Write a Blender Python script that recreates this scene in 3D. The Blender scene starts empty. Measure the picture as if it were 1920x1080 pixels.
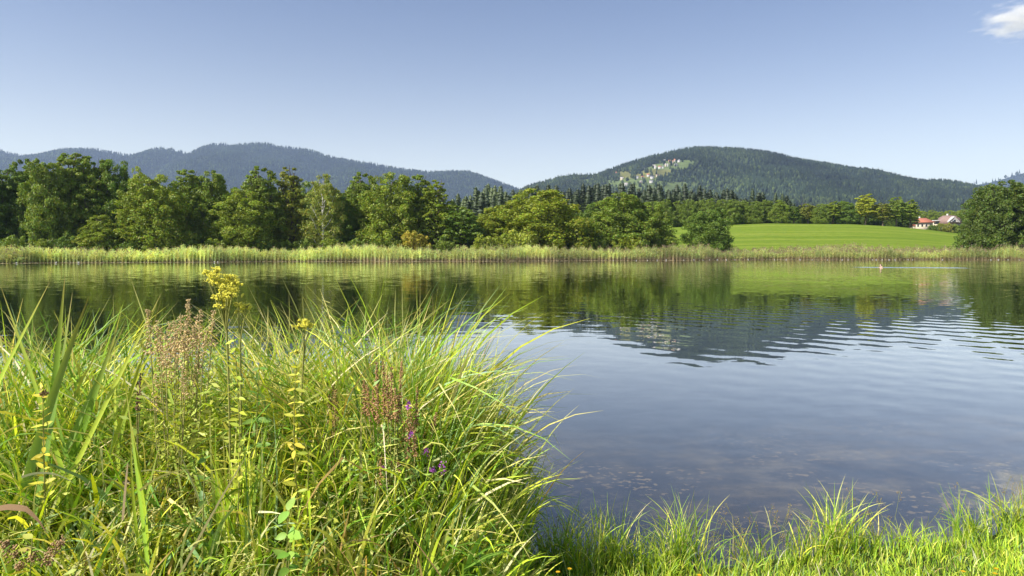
import bpy, bmesh, math, random
import numpy as np
from mathutils import Vector, Matrix

R_ = math.radians
# ------------------------------------------------------------------ camera, sky, sun, exposure
F, HZ, H = 1280.0, 474.0, 1.8          # focal length in photo pixels, horizon row, eye height over the water
scene = bpy.context.scene
C = scene.collection
cam_d = bpy.data.cameras.new('camera'); cam = bpy.data.objects.new('camera', cam_d); C.objects.link(cam)
cam_d.sensor_width = 36.0; cam_d.lens = 36.0 * F / 1920.0
cam_d.shift_y = -(540.0 - HZ) / 1920.0
cam_d.clip_start = 0.05; cam_d.clip_end = 60000
cam.location = (0, 0, H); cam.rotation_euler = (R_(90), 0, 0)
scene.camera = cam

SUN_AZ = R_(-121)      # from +Y, clockwise positive: the sun stands to the left, a little behind
SUN_EL = R_(41)
BAND_K = 9.0; BAND_C = (15.0, 13.0, 5.5); SKY_TINT = (.99, 1.0, 1.14)
w = bpy.data.worlds.new('World'); scene.world = w; w.use_nodes = True
nt = w.node_tree
sky = nt.nodes.new('ShaderNodeTexSky'); sky.sky_type = 'NISHITA'; sky.sun_disc = False
sky.sun_elevation = SUN_EL; sky.sun_rotation = SUN_AZ
sky.altitude = 600; sky.air_density = 1.0; sky.dust_density = 1.0; sky.ozone_density = 3.0
# the pale band of low summer sky over the horizon, added to the sky model
tcw = nt.nodes.new('ShaderNodeTexCoord'); sxw = nt.nodes.new('ShaderNodeSeparateXYZ'); nt.links.new(tcw.outputs['Generated'], sxw.inputs[0])
def wmath(op, a, b=0.0):
    n = nt.nodes.new('ShaderNodeMath'); n.operation = op
    for i, s in ((0, a), (1, b)):
        if isinstance(s, bpy.types.NodeSocket): nt.links.new(s, n.inputs[i])
        else: n.inputs[i].default_value = s
    return n.outputs[0]
band = wmath('EXPONENT', wmath('MULTIPLY', wmath('MAXIMUM', sxw.outputs[2], 0.0), -BAND_K))
bc = nt.nodes.new('ShaderNodeMix'); bc.data_type = 'RGBA'; bc.blend_type = 'MULTIPLY'; bc.inputs[0].default_value = 1
bc.inputs[7].default_value = (*BAND_C, 1)
cb = nt.nodes.new('ShaderNodeCombineColor'); [nt.links.new(band, cb.inputs[i]) for i in range(3)]; nt.links.new(cb.outputs[0], bc.inputs[6])
tn = nt.nodes.new('ShaderNodeMix'); tn.data_type = 'RGBA'; tn.blend_type = 'MULTIPLY'; tn.inputs[0].default_value = 1; tn.inputs[7].default_value = (*SKY_TINT, 1)
nt.links.new(sky.outputs[0], tn.inputs[6])
ad = nt.nodes.new('ShaderNodeMix'); ad.data_type = 'RGBA'; ad.blend_type = 'ADD'; ad.inputs[0].default_value = 1
nt.links.new(tn.outputs[2], ad.inputs[6]); nt.links.new(bc.outputs[2], ad.inputs[7]); nt.links.new(ad.outputs[2], nt.nodes['Background'].inputs[0])
nt.nodes['Background'].inputs[1].default_value = 0.060
sd = bpy.data.lights.new('sun', 'SUN'); sd.energy = 4.6; sd.angle = R_(0.5); sd.color = (1.0, 0.94, 0.84)
so = bpy.data.objects.new('sun', sd); C.objects.link(so)
tosun = Vector((math.sin(SUN_AZ) * math.cos(SUN_EL), math.cos(SUN_AZ) * math.cos(SUN_EL), math.sin(SUN_EL)))
so.rotation_euler = tosun.to_track_quat('Z', 'Y').to_euler(); so.location = (0, 0, 50)
scene.view_settings.view_transform = 'Standard'; scene.view_settings.look = 'None'
scene.view_settings.exposure = 0.95; scene.view_settings.gamma = 1.0
scene.render.engine = 'CYCLES'
scene.cycles.max_bounces = 8; scene.cycles.transparent_max_bounces = 12
scene.cycles.volume_bounces = 1
HAZE_D = 6.5e-5; HAZE_C = (.53, .68, 1.0)

# ------------------------------------------------------------------ helpers
rng = np.random.default_rng(7)

def P(px, py, Y):
    return Vector(((px - 960.0) / F * Y, Y, H + (HZ - py) / F * Y))

def ss(a, b, x):
    t = np.clip((x - a) / (b - a), 0, 1)
    return t * t * (3 - 2 * t)

def mesh(name, verts, quads=None, tris=None, mat=None, cols=None, smooth=False):
    """One mesh from numpy arrays; cols is a colour per vertex."""
    verts = np.asarray(verts, dtype=np.float32)
    nq = 0 if quads is None else len(quads); ntr = 0 if tris is None else len(tris)
    me = bpy.data.meshes.new(name)
    me.vertices.add(len(verts)); me.vertices.foreach_set('co', verts.ravel())
    loops = []
    if nq: loops.append(np.asarray(quads, dtype=np.int32).ravel())
    if ntr: loops.append(np.asarray(tris, dtype=np.int32).ravel())
    lp = np.concatenate(loops)
    me.loops.add(len(lp)); me.loops.foreach_set('vertex_index', lp)
    me.polygons.add(nq + ntr)
    st = np.concatenate([np.arange(nq) * 4, nq * 4 + np.arange(ntr) * 3]).astype(np.int32)
    me.polygons.foreach_set('loop_start', st)
    if smooth: me.polygons.foreach_set('use_smooth', np.ones(nq + ntr, dtype=bool))
    me.update(calc_edges=True)
    if cols is not None:
        a = me.color_attributes.new('col', 'FLOAT_COLOR', 'POINT')
        c4 = np.ones((len(verts), 4), dtype=np.float32); c4[:, :3] = cols
        a.data.foreach_set('color', c4.ravel())
    if mat: me.materials.append(mat)
    return me

def link(name, me, parent=None, loc=None):
    o = bpy.data.objects.new(name, me); C.objects.link(o)
    if parent: o.parent = parent
    if loc is not None: o.location = loc
    return o

def tag(o, label, cat, group=None, kind=None):
    if label: o['label'] = label
    if cat: o['category'] = cat
    if group: o['group'] = group
    if kind: o['kind'] = kind
    return o

def thing(name, label, cat, loc=(0, 0, 0), rz=0.0, group=None):
    o = bpy.data.objects.new(name, None); C.objects.link(o); o.empty_display_size = 0.2
    o.location = loc; o.rotation_euler = (0, 0, rz)
    return tag(o, label, cat, group)

class MB:
    """Collects pieces (verts, quads, tris, cols) into one mesh."""
    def __init__(s): s.v = []; s.q = []; s.t = []; s.c = []; s.n = 0
    def add(s, v, q=None, t=None, c=(1, 1, 1)):
        v = np.asarray(v, dtype=np.float32).reshape(-1, 3)
        s.v.append(v)
        if q is not None and len(q): s.q.append(np.asarray(q, dtype=np.int64) + s.n)
        if t is not None and len(t): s.t.append(np.asarray(t, dtype=np.int64) + s.n)
        c = np.asarray(c, dtype=np.float32)
        if c.ndim == 1: c = np.tile(c, (len(v), 1))
        s.c.append(c); s.n += len(v)
    def build(s, name, mat, smooth=False):
        return mesh(name, np.concatenate(s.v), np.concatenate(s.q) if s.q else None,
                    np.concatenate(s.t) if s.t else None, mat, np.concatenate(s.c), smooth)

def norm(a): return a / np.maximum(np.linalg.norm(a, axis=-1, keepdims=True), 1e-9)

def tube(mb, pts, rad, sides=6, col=(1, 1, 1)):
    pts = np.asarray(pts, dtype=float); n = len(pts); rad = np.broadcast_to(np.asarray(rad, dtype=float), (n,))
    tan = norm(np.gradient(pts, axis=0))
    ref = np.array([1.0, 0, 0]) if abs(tan[0, 0]) < 0.8 else np.array([0, 1.0, 0])
    a = norm(np.cross(tan, ref)); b = np.cross(tan, a)
    th = np.linspace(0, 2 * np.pi, sides, endpoint=False)
    v = pts[:, None, :] + rad[:, None, None] * (np.cos(th)[None, :, None] * a[:, None, :] + np.sin(th)[None, :, None] * b[:, None, :])
    i = np.arange(n - 1)[:, None] * sides; j = np.arange(sides)[None, :]; j2 = (j + 1) % sides
    q = np.stack([i + j, i + j2, i + sides + j2, i + sides + j], -1).reshape(-1, 4)
    mb.add(v.reshape(-1, 3), q, None, col)

def box(mb, x0, x1, y0, y1, z0, z1, col=(1, 1, 1)):
    v = [(x, y, z) for z in (z0, z1) for x, y in ((x0, y0), (x1, y0), (x1, y1), (x0, y1))]
    mb.add(v, [(3, 2, 1, 0), (4, 5, 6, 7), (0, 1, 5, 4), (1, 2, 6, 5), (2, 3, 7, 6), (3, 0, 4, 7)], None, col)

def leaf_quads(mb, pos, nrm, size, cols, asp=0.62, updir=None):
    """Rhombic leaves: pos (n,3), normals (n,3), size (n,)"""
    n = len(pos); nrm = norm(nrm)
    r = norm(np.cross(nrm, rng.normal(size=(n, 3)) if updir is None else updir)); s = np.cross(nrm, r)
    L = size[:, None]; W = L * asp
    v = np.stack([pos - r * L * .5, pos + s * W * .5 - nrm * L * .07, pos + r * L * .5, pos - s * W * .5 - nrm * L * .07], 1)
    q = np.arange(n * 4).reshape(n, 4)
    mb.add(v.reshape(-1, 3), q, None, np.repeat(cols, 4, axis=0))

def blades(mb, root, length, az, lean, bend, width, col, tip, segs=7, pw=1.4, twist=0.9, kink=0.0):
    """Grass blades as tapering ribbons that lean and arch over. All arrays of length n."""
    n = len(root); t = np.linspace(0, 1, segs + 1)
    th = lean[:, None] + bend[:, None] * t[None, :] ** pw
    if kink > 0:
        kk = rng.random(n) < kink; kt = rng.uniform(.45, .8, n)
        th = th + (kk[:, None] & (t[None, :] > kt[:, None])) * rng.uniform(.7, 1.7, n)[:, None]
    th = np.clip(th, -2.7, 2.7)
    ds = (length / segs)[:, None]
    hx = np.concatenate([np.zeros((n, 1)), np.cumsum(np.sin(th[:, :-1]) * ds, 1)], 1)
    hz = np.concatenate([np.zeros((n, 1)), np.cumsum(np.cos(th[:, :-1]) * ds, 1)], 1)
    ca, sa = np.cos(az)[:, None], np.sin(az)[:, None]
    wob = np.sin(t[None, :] * 5 + rng.uniform(0, 6, n)[:, None]) * (length * 0.012)[:, None]
    ctr = np.stack([root[:, 0:1] + hx * ca - wob * sa, root[:, 1:2] + hx * sa + wob * ca, root[:, 2:3] + hz], -1)
    tw = rng.normal(0, twist, n)[:, None] + t[None, :] * rng.normal(0, .5, n)[:, None]
    side = np.stack([-sa * np.ones_like(t), ca * np.ones_like(t), np.zeros((n, segs + 1))], -1)
    nrm = np.stack([np.cos(th) * ca, np.cos(th) * sa, -np.sin(th)], -1)
    d = side * np.cos(tw)[..., None] + nrm * np.sin(tw)[..., None]
    wp = np.minimum(1, 0.55 + t * 1.5) * (1 - t ** 2.2) + 0.03
    hw = (width[:, None] * wp[None, :] * .5)[..., None]
    v = np.stack([ctr - d * hw, ctr + d * hw], 2)                      # n, segs+1, 2, 3
    base = (np.arange(n) * (segs + 1) * 2)[:, None] + (np.arange(segs) * 2)[None, :]
    q = np.stack([base, base + 1, base + 3, base + 2], -1).reshape(-1, 4)
    tt = (t[None, :, None] ** 2.5)
    c = col[:, None, :] * (1 - tt) + tip[:, None, :] * tt
    mb.add(v.reshape(-1, 3), q, None, np.repeat(c.reshape(-1, 3), 2, axis=0))

# ------------------------------------------------------------------ materials
def new_mat(name):
    m = bpy.data.materials.new(name); m.use_nodes = True; m.node_tree.nodes.clear()
    return m, m.node_tree

def N(t, kind, **kw):
    n = t.nodes.new(kind)
    for k, v in kw.items():
        if k.startswith('i_'): n.inputs[int(k[2:])].default_value = v
        else: setattr(n, k, v)
    return n

def mixc(t, blend, fac, a, b):
    n = t.nodes.new('ShaderNodeMix'); n.data_type = 'RGBA'; n.blend_type = blend
    for i, s in ((0, fac), (6, a), (7, b)):
        if isinstance(s, bpy.types.NodeSocket): t.links.new(s, n.inputs[i])
        elif isinstance(s, tuple): n.inputs[i].default_value = (*s, 1)
        else: n.inputs[i].default_value = s
    return n.outputs[2]

def math_(t, op, a, b=0.0, clamp=False):
    n = t.nodes.new('ShaderNodeMath'); n.operation = op; n.use_clamp = clamp
    for i, s in ((0, a), (1, b)):
        if isinstance(s, bpy.types.NodeSocket): t.links.new(s, n.inputs[i])
        else: n.inputs[i].default_value = s
    return n.outputs[0]

def foliage_mat(name, color, trans=0.4, gloss=0.06, rough=0.45, objcol=True, warm=(1.25, 1.15, .45)):
    """Leaf: colour x per-vertex colour x object colour; part of the light passes through."""
    m, t = new_mat(name)
    at = N(t, 'ShaderNodeAttribute', attribute_name='col')
    c = mixc(t, 'MULTIPLY', 1.0, at.outputs['Color'], color)
    if objcol:
        oi = N(t, 'ShaderNodeObjectInfo'); c = mixc(t, 'MULTIPLY', 1.0, c, oi.outputs['Color'])
    d = N(t, 'ShaderNodeBsdfDiffuse'); tr = N(t, 'ShaderNodeBsdfTranslucent'); g = N(t, 'ShaderNodeBsdfGlossy')
    g.inputs['Roughness'].default_value = rough; g.inputs['Color'].default_value = (1, 1, 1, 1)
    t.links.new(c, d.inputs[0]); t.links.new(mixc(t, 'MULTIPLY', 1.0, c, warm), tr.inputs[0])
    m1 = N(t, 'ShaderNodeMixShader', i_0=trans); m2 = N(t, 'ShaderNodeMixShader', i_0=gloss)
    t.links.new(d.outputs[0], m1.inputs[1]); t.links.new(tr.outputs[0], m1.inputs[2])
    t.links.new(m1.outputs[0], m2.inputs[1]); t.links.new(g.outputs[0], m2.inputs[2])
    o = N(t, 'ShaderNodeOutputMaterial'); t.links.new(m2.outputs[0], o.inputs[0])
    return m

def noise_mat(name, ca, cb, scale, rough=0.9, detail=6, vcol=False, cc=None, scale2=None, bump=0.0):
    m, t = new_mat(name)
    geo = N(t, 'ShaderNodeNewGeometry')
    nz = N(t, 'ShaderNodeTexNoise'); nz.inputs['Scale'].default_value = scale; nz.inputs['Detail'].default_value = detail
    t.links.new(geo.outputs['Position'], nz.inputs['Vector'])
    f = math_(t, 'MULTIPLY_ADD', nz.outputs[0], 3.0); t.nodes[-1].inputs[2].default_value = -1.0; t.nodes[-1].use_clamp = True
    c = mixc(t, 'MIX', f, ca, cb)
    if cc:
        n2 = N(t, 'ShaderNodeTexNoise'); n2.inputs['Scale'].default_value = scale2
        t.links.new(geo.outputs['Position'], n2.inputs['Vector'])
        f2 = math_(t, 'MULTIPLY_ADD', n2.outputs[0], 4.0); t.nodes[-1].inputs[2].default_value = -1.8; t.nodes[-1].use_clamp = True
        c = mixc(t, 'MIX', f2, c, cc)
    if vcol:
        at = N(t, 'ShaderNodeAttribute', attribute_name='col'); c = mixc(t, 'MULTIPLY', 1.0, c, at.outputs['Color'])
    b = N(t, 'ShaderNodeBsdfPrincipled'); b.inputs['Roughness'].default_value = rough
    b.inputs['Specular IOR Level'].default_value = 0.2
    t.links.new(c, b.inputs['Base Color'])
    if bump:
        bp = N(t, 'ShaderNodeBump'); bp.inputs['Strength'].default_value = bump
        t.links.new(nz.outputs[0], bp.inputs['Height']); t.links.new(bp.outputs[0], b.inputs['Normal'])
    o = N(t, 'ShaderNodeOutputMaterial'); t.links.new(b.outputs[0], o.inputs[0])
    return m

M_leaf = foliage_mat('leaf', (0.195, 0.270, 0.036), 0.36, 0.02, 0.5, warm=(1.15, 1.12, .5))
M_needle = foliage_mat('needles', (0.080, 0.115, 0.040), 0.12, 0.03, 0.6)
M_forest = foliage_mat('forest_canopy', (0.026, 0.038, 0.018), 0.12, 0.0, 0.6)
M_grass = foliage_mat('grass_blades', (1, 1, 1), 0.33, 0.022, 0.5, objcol=False)
M_reed = foliage_mat('reed_blades', (1, 1, 1), 0.35, 0.03, 0.5, objcol=False)
M_petal = foliage_mat('petals', (1, 1, 1), 0.3, 0.02, 0.6, objcol=False, warm=(1, 1, 1))
M_bark = noise_mat('bark', (0.07, 0.055, 0.04), (0.16, 0.13, 0.10), 1.5, bump=.3)
M_birch = noise_mat('birch_bark', (0.75, 0.74, 0.70), (0.35, 0.33, 0.30), 1.2)
M_wood = noise_mat('dead_wood', (0.20, 0.165, 0.12), (0.42, 0.36, 0.28), 26, bump=.5)
M_stem = noise_mat('plant_stem', (1, 1, 1), (.75, .75, .75), 30, vcol=True)

# ------------------------------------------------------------------ terrain
FAR_X = np.array([-420, -260, -180, -120, -88, -52, 0, 66, 128, 190, 260, 420.])
FAR_Y = np.array([-60, 40, 84, 106, 117, 138, 149, 176, 171, 160, 110, -60.])
def shore_far(X): return np.interp(X, FAR_X, FAR_Y) + 1.2 * np.sin(X * .13) + .8 * np.sin(X * .37 + 1)
def shore_near(X):
    return np.interp(X, [-1.2, 0, .4, 1.4, 2.1, 3.4, 6.0], [4.65, 4.05, 3.86, 3.92, 4.08, 4.42, 5.0]) + 0.04 * np.sin(X * 4.1) + 0.03 * np.sin(X * 9.3 + 2)
ZC_X = np.array([-600, -150, 0, 74, 112, 150, 169, 183, 194, 225, 400.])
ZC_Z = np.array([6, 6, 9.5, 13.3, 14.9, 14.5, 13.5, 12.1, 10.7, 8.4, 8.])
def terrain(X, Y):
    X = np.asarray(X, float); Y = np.asarray(Y, float)
    yn = shore_near(X); yf = shore_far(X)
    d1 = Y - yn; d2 = yf - Y
    bank = 0.02 + 0.13 * ss(0, 1.3, -d1) + 0.2 * ss(1.5, 8, -d1) + 0.02 * np.sin(X * 5) * np.sin(Y * 4)
    near_bed = -0.09 * np.clip(d1, 0, 8) - 0.3 * np.clip(d1 - 8, 0, 10)
    bed = np.maximum(np.maximum(near_bed, -0.35 * np.clip(d2, 0, 99)), -3.0)
    # at the field's own bearing the crest stands 300 m off
    zc = np.interp(X * 300 / np.maximum(Y, 150), ZC_X, ZC_Z)
    t = np.clip((Y - (yf + 10)) / (300 - (yf + 10)), 0, 1)
    land = 0.25 * ss(0, 3, -d2) + (zc - .5) * (0.72 * t + 0.28 * t * t) + 4.0 * ss(300, 460, Y) + 0.03 * np.clip(Y - 460, 0, 400)
    land = land * 1.0
    out = np.where(d1 < 0, bank, np.where(d2 > 0, bed, land))
    return out
def gz(X, Y): return float(terrain(X, Y))

def grid(xs, ys, zf):
    X, Y = np.meshgrid(xs, ys); Z = zf(X, Y)
    nx, ny = len(xs), len(ys)
    i = np.arange(ny - 1)[:, None] * nx + np.arange(nx - 1)[None, :]
    q = np.stack([i, i + 1, i + nx + 1, i + nx], -1).reshape(-1, 4)
    return np.stack([X, Y, Z], -1).reshape(-1, 3), q

xs = np.unique(np.concatenate([np.arange(-7, 8.01, .12), np.geomspace(8, 420, 70), -np.geomspace(7, 420, 70),
                               np.linspace(60, 240, 90), np.geomspace(420, 9000, 20), -np.geomspace(420, 9000, 20)]))
ys = np.unique(np.concatenate([-np.geomspace(1, 800, 14), np.arange(-1, 9, .12), np.geomspace(9, 100, 30), np.arange(100, 182, 1.0),
                               np.arange(182, 480, 4.0), np.geomspace(480, 15000, 30)]))
# bottom of the shallows: silt, leaves, pebbles;  land: grass and soil
gm, t = new_mat('ground')
geo = N(t, 'ShaderNodeNewGeometry'); sep = N(t, 'ShaderNodeSeparateXYZ'); t.links.new(geo.outputs['Position'], sep.inputs[0])
n1 = N(t, 'ShaderNodeTexNoise'); n1.inputs['Scale'].default_value = 1.1; n1.inputs['Detail'].default_value = 8; n1.inputs['Roughness'].default_value = .65
n2 = N(t, 'ShaderNodeTexNoise'); n2.inputs['Scale'].default_value = 13; n2.inputs['Detail'].default_value = 4
for n_ in (n1, n2): t.links.new(geo.outputs['Position'], n_.inputs['Vector'])
def ramp(t, src, pts):
    r = N(t, 'ShaderNodeValToRGB'); e = r.color_ramp.elements
    e[0].position, e[0].color = pts[0][0], (*pts[0][1], 1); e[1].position, e[1].color = pts[1][0], (*pts[1][1], 1)
    for p_, c_ in pts[2:]:
        k = e.new(p_); k.color = (*c_, 1)
    t.links.new(src, r.inputs[0]); return r.outputs[0]
silt = ramp(t, n1.outputs[0], [(.38, (.018, .014, .009)), (.64, (.19, .14, .08)), (.5, (.06, .044, .027))])
litter = ramp(t, n2.outputs[0], [(.57, (0, 0, 0)), (.62, (1, 1, 1))])
n3 = N(t, 'ShaderNodeTexNoise'); n3.inputs['Scale'].default_value = .9; n3.inputs['Detail'].default_value = 3; t.links.new(geo.outputs['Position'], n3.inputs['Vector'])
lm = math_(t, 'MULTIPLY', litter, ramp(t, n3.outputs[0], [(.45, (.08, .08, .08)), (.62, (.8, .8, .8))]))
bedc = mixc(t, 'MIX', lm, silt, (.34, .235, .12))
dr = N(t, 'ShaderNodeMapRange', interpolation_type='SMOOTHSTEP'); t.links.new(sep.outputs[2], dr.inputs[0])   # deeper mud coloured darker in place of the light the water absorbs
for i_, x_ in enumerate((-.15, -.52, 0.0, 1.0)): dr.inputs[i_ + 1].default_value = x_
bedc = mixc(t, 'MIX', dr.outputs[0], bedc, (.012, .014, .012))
grassc = ramp(t, n1.outputs[0], [(.3, (.030, .045, .012)), (.7, (.075, .095, .03))])
island = math_(t, 'GREATER_THAN', sep.outputs[2], -0.004)
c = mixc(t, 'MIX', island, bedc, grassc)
b = N(t, 'ShaderNodeBsdfPrincipled'); b.inputs['Roughness'].default_value = .95; b.inputs['Specular IOR Level'].default_value = .1
t.links.new(c, b.inputs['Base Color']); o_ = N(t, 'ShaderNodeOutputMaterial'); t.links.new(b.outputs[0], o_.inputs[0])
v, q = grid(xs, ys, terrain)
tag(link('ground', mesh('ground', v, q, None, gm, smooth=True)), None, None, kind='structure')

# the mown field, a sheet just above the ground
fm, t = new_mat('field_grass')
geo = N(t, 'ShaderNodeNewGeometry')
mp = N(t, 'ShaderNodeMapping'); mp.inputs['Scale'].default_value = (.008, .22, .22); t.links.new(geo.outputs['Position'], mp.inputs[0])
na = N(t, 'ShaderNodeTexNoise'); na.inputs['Scale'].default_value = 1.0; na.inputs['Detail'].default_value = 5; t.links.new(mp.outputs[0], na.inputs['Vector'])
nb = N(t, 'ShaderNodeTexNoise'); nb.inputs['Scale'].default_value = .5; nb.inputs['Detail'].default_value = 8; nb.inputs['Roughness'].default_value = .7; t.links.new(geo.outputs['Position'], nb.inputs['Vector'])
c = ramp(t, na.outputs[0], [(.35, (.130, .200, .026)), (.5, (.165, .235, .032)), (.65, (.215, .265, .045))])
c = mixc(t, 'MULTIPLY', .8, c, ramp(t, nb.outputs[0], [(.3, (.7, .72, .6)), (.65, (1, 1, 1))]))
b = N(t, 'ShaderNodeBsdfDiffuse'); t.links.new(c, b.inputs[0]); o_ = N(t, 'ShaderNodeOutputMaterial'); t.links.new(b.outputs[0], o_.inputs[0])
v, q = grid(np.linspace(30, 260, 90), np.linspace(178, 335, 60), lambda X, Y: terrain(X, Y) + .05)
tag(link('field', mesh('field', v, q, None, fm, smooth=True)), None, None, kind='structure')

# ------------------------------------------------------------------ lake
SWX, SWY = (1652 - 960) / F * 84.0, 84.0
wm, t = new_mat('lake_water')
geo = N(t, 'ShaderNodeNewGeometry'); pos = geo.outputs['Position']
def vmath(t, op, a, b=None, scale=None):
    n = t.nodes.new('ShaderNodeVectorMath'); n.operation = op
    for i, s in ((0, a), (1, b)):
        if s is None: continue
        if isinstance(s, bpy.types.NodeSocket): t.links.new(s, n.inputs[i])
        else: n.inputs[i].default_value = s
    if scale is not None:
        if isinstance(scale, bpy.types.NodeSocket): t.links.new(scale, n.inputs['Scale'])
        else: n.inputs['Scale'].default_value = scale
    return n.outputs['Value'] if op in ('LENGTH', 'DISTANCE', 'DOT_PRODUCT') else n.outputs[0]
def nslope(scale, amp, detail=2, stretch=(1, 1, 1), off=(0, 0, 0)):
    mp = N(t, 'ShaderNodeMapping'); mp.inputs['Scale'].default_value = stretch; mp.inputs['Location'].default_value = off
    t.links.new(pos, mp.inputs[0])
    n = N(t, 'ShaderNodeTexNoise'); n.inputs['Scale'].default_value = scale; n.inputs['Detail'].default_value = detail
    t.links.new(mp.outputs[0], n.inputs['Vector'])
    return vmath(t, 'SCALE', vmath(t, 'SUBTRACT', n.outputs['Color'], (.5, .5, .5)), scale=amp)
def mask_noise(scale, lo, hi, stretch=(1, 1, 1), off=(0, 0, 0)):
    mp = N(t, 'ShaderNodeMapping'); mp.inputs['Scale'].default_value = stretch; mp.inputs['Location'].default_value = off
    t.links.new(pos, mp.inputs[0])
    n = N(t, 'ShaderNodeTexNoise'); n.inputs['Scale'].default_value = scale; n.inputs['Detail'].default_value = 2
    t.links.new(mp.outputs[0], n.inputs['Vector'])
    r = N(t, 'ShaderNodeMapRange', interpolation_type='SMOOTHSTEP'); t.links.new(n.outputs[0], r.inputs[0])
    r.inputs[1].default_value = lo; r.inputs[2].default_value = hi; return r.outputs[0]
def mrange(src, a, b_, c_, d_):
    r = N(t, 'ShaderNodeMapRange', interpolation_type='SMOOTHSTEP'); t.links.new(src, r.inputs[0])
    for i, x in enumerate((a, b_, c_, d_)): r.inputs[i + 1].default_value = x
    return r.outputs[0]
sp = N(t, 'ShaderNodeSeparateXYZ'); t.links.new(pos, sp.inputs[0])
def wave(cx, cy, lam, amp, ph_noise, nscale):
    """slope vector of ring waves that spread from (cx, cy)"""
    rel = vmath(t, 'SUBTRACT', pos, (cx, cy, 0)); r = vmath(t, 'LENGTH', rel); d = vmath(t, 'NORMALIZE', rel)
    n = N(t, 'ShaderNodeTexNoise'); n.inputs['Scale'].default_value = nscale; n.inputs['Detail'].default_value = 3; t.links.new(pos, n.inputs['Vector'])
    ph = math_(t, 'ADD', math_(t, 'MULTIPLY', r, 2 * math.pi / lam), math_(t, 'MULTIPLY', n.outputs[0], ph_noise))
    s = math_(t, 'MULTIPLY', math_(t, 'SINE', ph), amp)
    return vmath(t, 'SCALE', d, scale=s)
# swell from the swimmer's wake: strong on the right, dying out to the left
right = mrange(math_(t, 'SUBTRACT', sp.outputs[0], math_(t, 'MULTIPLY', sp.outputs[1], .02)), -2.0, 9.0, 0.0, 1.0)
dist_fade = mrange(sp.outputs[1], 5.0, 13.0, .55, 1.0)
patch = mask_noise(.10, .35, .6, (1, .6, 1))
w1 = wave(46, 84, .84, .0125, 9.0, .13); w2 = wave(42, 24, .58, .0095, 8.0, .2)
swell = vmath(t, 'SCALE', vmath(t, 'ADD', w1, w2), scale=math_(t, 'MULTIPLY', math_(t, 'MULTIPLY', right, dist_fade), math_(t, 'ADD', math_(t, 'MULTIPLY', patch, .7), .3)))
small = nslope(3.2, .030, 2, (1, 1.5, 1))
far_small = vmath(t, 'SCALE', nslope(1.1, .028, 3, (.7, 1.4, 1)), scale=mrange(sp.outputs[1], 15, 60, .25, 1.0))
calm = vmath(t, 'SCALE', small, scale=math_(t, 'ADD', math_(t, 'MULTIPLY', mask_noise(.35, .35, .65, (.5, 1.3, 1), (3, 1, 0)), .75), .25))
# the disturbed strip behind the swimmer
wk = math_(t, 'MULTIPLY', mrange(sp.outputs[0], SWX - 4.5, SWX - 0.5, 0, 1), mrange(sp.outputs[0], SWX + 7.0, SWX + 10.5, 1, 0))
cy_ = math_(t, 'ADD', math_(t, 'MULTIPLY', math_(t, 'SUBTRACT', sp.outputs[0], SWX), -.28), SWY - .2)
dy_ = math_(t, 'ABSOLUTE', math_(t, 'SUBTRACT', sp.outputs[1], cy_))
wk = math_(t, 'MULTIPLY', wk, mrange(dy_, 1.2, 3.0, 1, 0))
wakes = vmath(t, 'SCALE', vmath(t, 'ADD', nslope(5.0, .30, 2, (.6, 1.6, 1)), (0, -.11, 0)), scale=wk)
fine = vmath(t, 'SCALE', nslope(2.6, .068, 3, (.45, 1.5, 1), (5, 2, 0)), scale=math_(t, 'MULTIPLY', mrange(math_(t, 'SUBTRACT', sp.outputs[0], math_(t, 'MULTIPLY', sp.outputs[1], .12)), 4, -6, .25, 1.0), mrange(sp.outputs[1], 8, 20, .2, 1.0)))
calm = vmath(t, 'ADD', calm, fine)
slope = vmath(t, 'ADD', vmath(t, 'ADD', swell, calm), vmath(t, 'ADD', far_small, wakes))
slope = vmath(t, 'MULTIPLY', slope, (1, 1, 0))
nrm = vmath(t, 'NORMALIZE', vmath(t, 'ADD', slope, (0, 0, 1)))
fr = N(t, 'ShaderNodeFresnel', i_0=1.33); bfw = math_(t, 'MULTIPLY_ADD', geo.outputs['Backfacing'], 0.752 - 1.33); t.nodes[-1].inputs[2].default_value = 1.33; t.links.new(bfw, fr.inputs[0]); t.links.new(nrm, fr.inputs['Normal'])
gl = N(t, 'ShaderNodeBsdfGlossy'); gl.inputs['Roughness'].default_value = .012; t.links.new(nrm, gl.inputs['Normal'])
gl.inputs['Color'].default_value = (1, 1, 1, 1)
tp = N(t, 'ShaderNodeBsdfTransparent'); tp.inputs[0].default_value = (.80, .82, .72, 1)
mx = N(t, 'ShaderNodeMixShader'); t.links.new(math_(t, 'MULTIPLY', math_(t, 'POWER', fr.outputs[0], .80), 1.42, True), mx.inputs[0])
t.links.new(tp.outputs[0], mx.inputs[1]); t.links.new(gl.outputs[0], mx.inputs[2])
o_ = N(t, 'ShaderNodeOutputMaterial'); t.links.new(mx.outputs[0], o_.inputs[0])
v, q = grid(np.linspace(-420, 420, 40), np.linspace(-80, 200, 30), lambda X, Y: X * 0)
tag(link('lake', mesh('lake', v, q, None, wm, smooth=True)), None, None, kind='structure')

# ------------------------------------------------------------------ hills
def vnoise(X, Y, s, seed):
    r = np.random.default_rng(seed); G = r.random((64, 64))
    x = X / s; y = Y / s; xi = np.floor(x).astype(int); yi = np.floor(y).astype(int); fx = x - xi; fy = y - yi
    fx = fx * fx * (3 - 2 * fx); fy = fy * fy * (3 - 2 * fy)
    g = lambda a, b: G[a % 64, b % 64]
    return (g(xi, yi) * (1 - fx) + g(xi + 1, yi) * fx) * (1 - fy) + (g(xi, yi + 1) * (1 - fx) + g(xi + 1, yi + 1) * fx) * fy - .5

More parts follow.
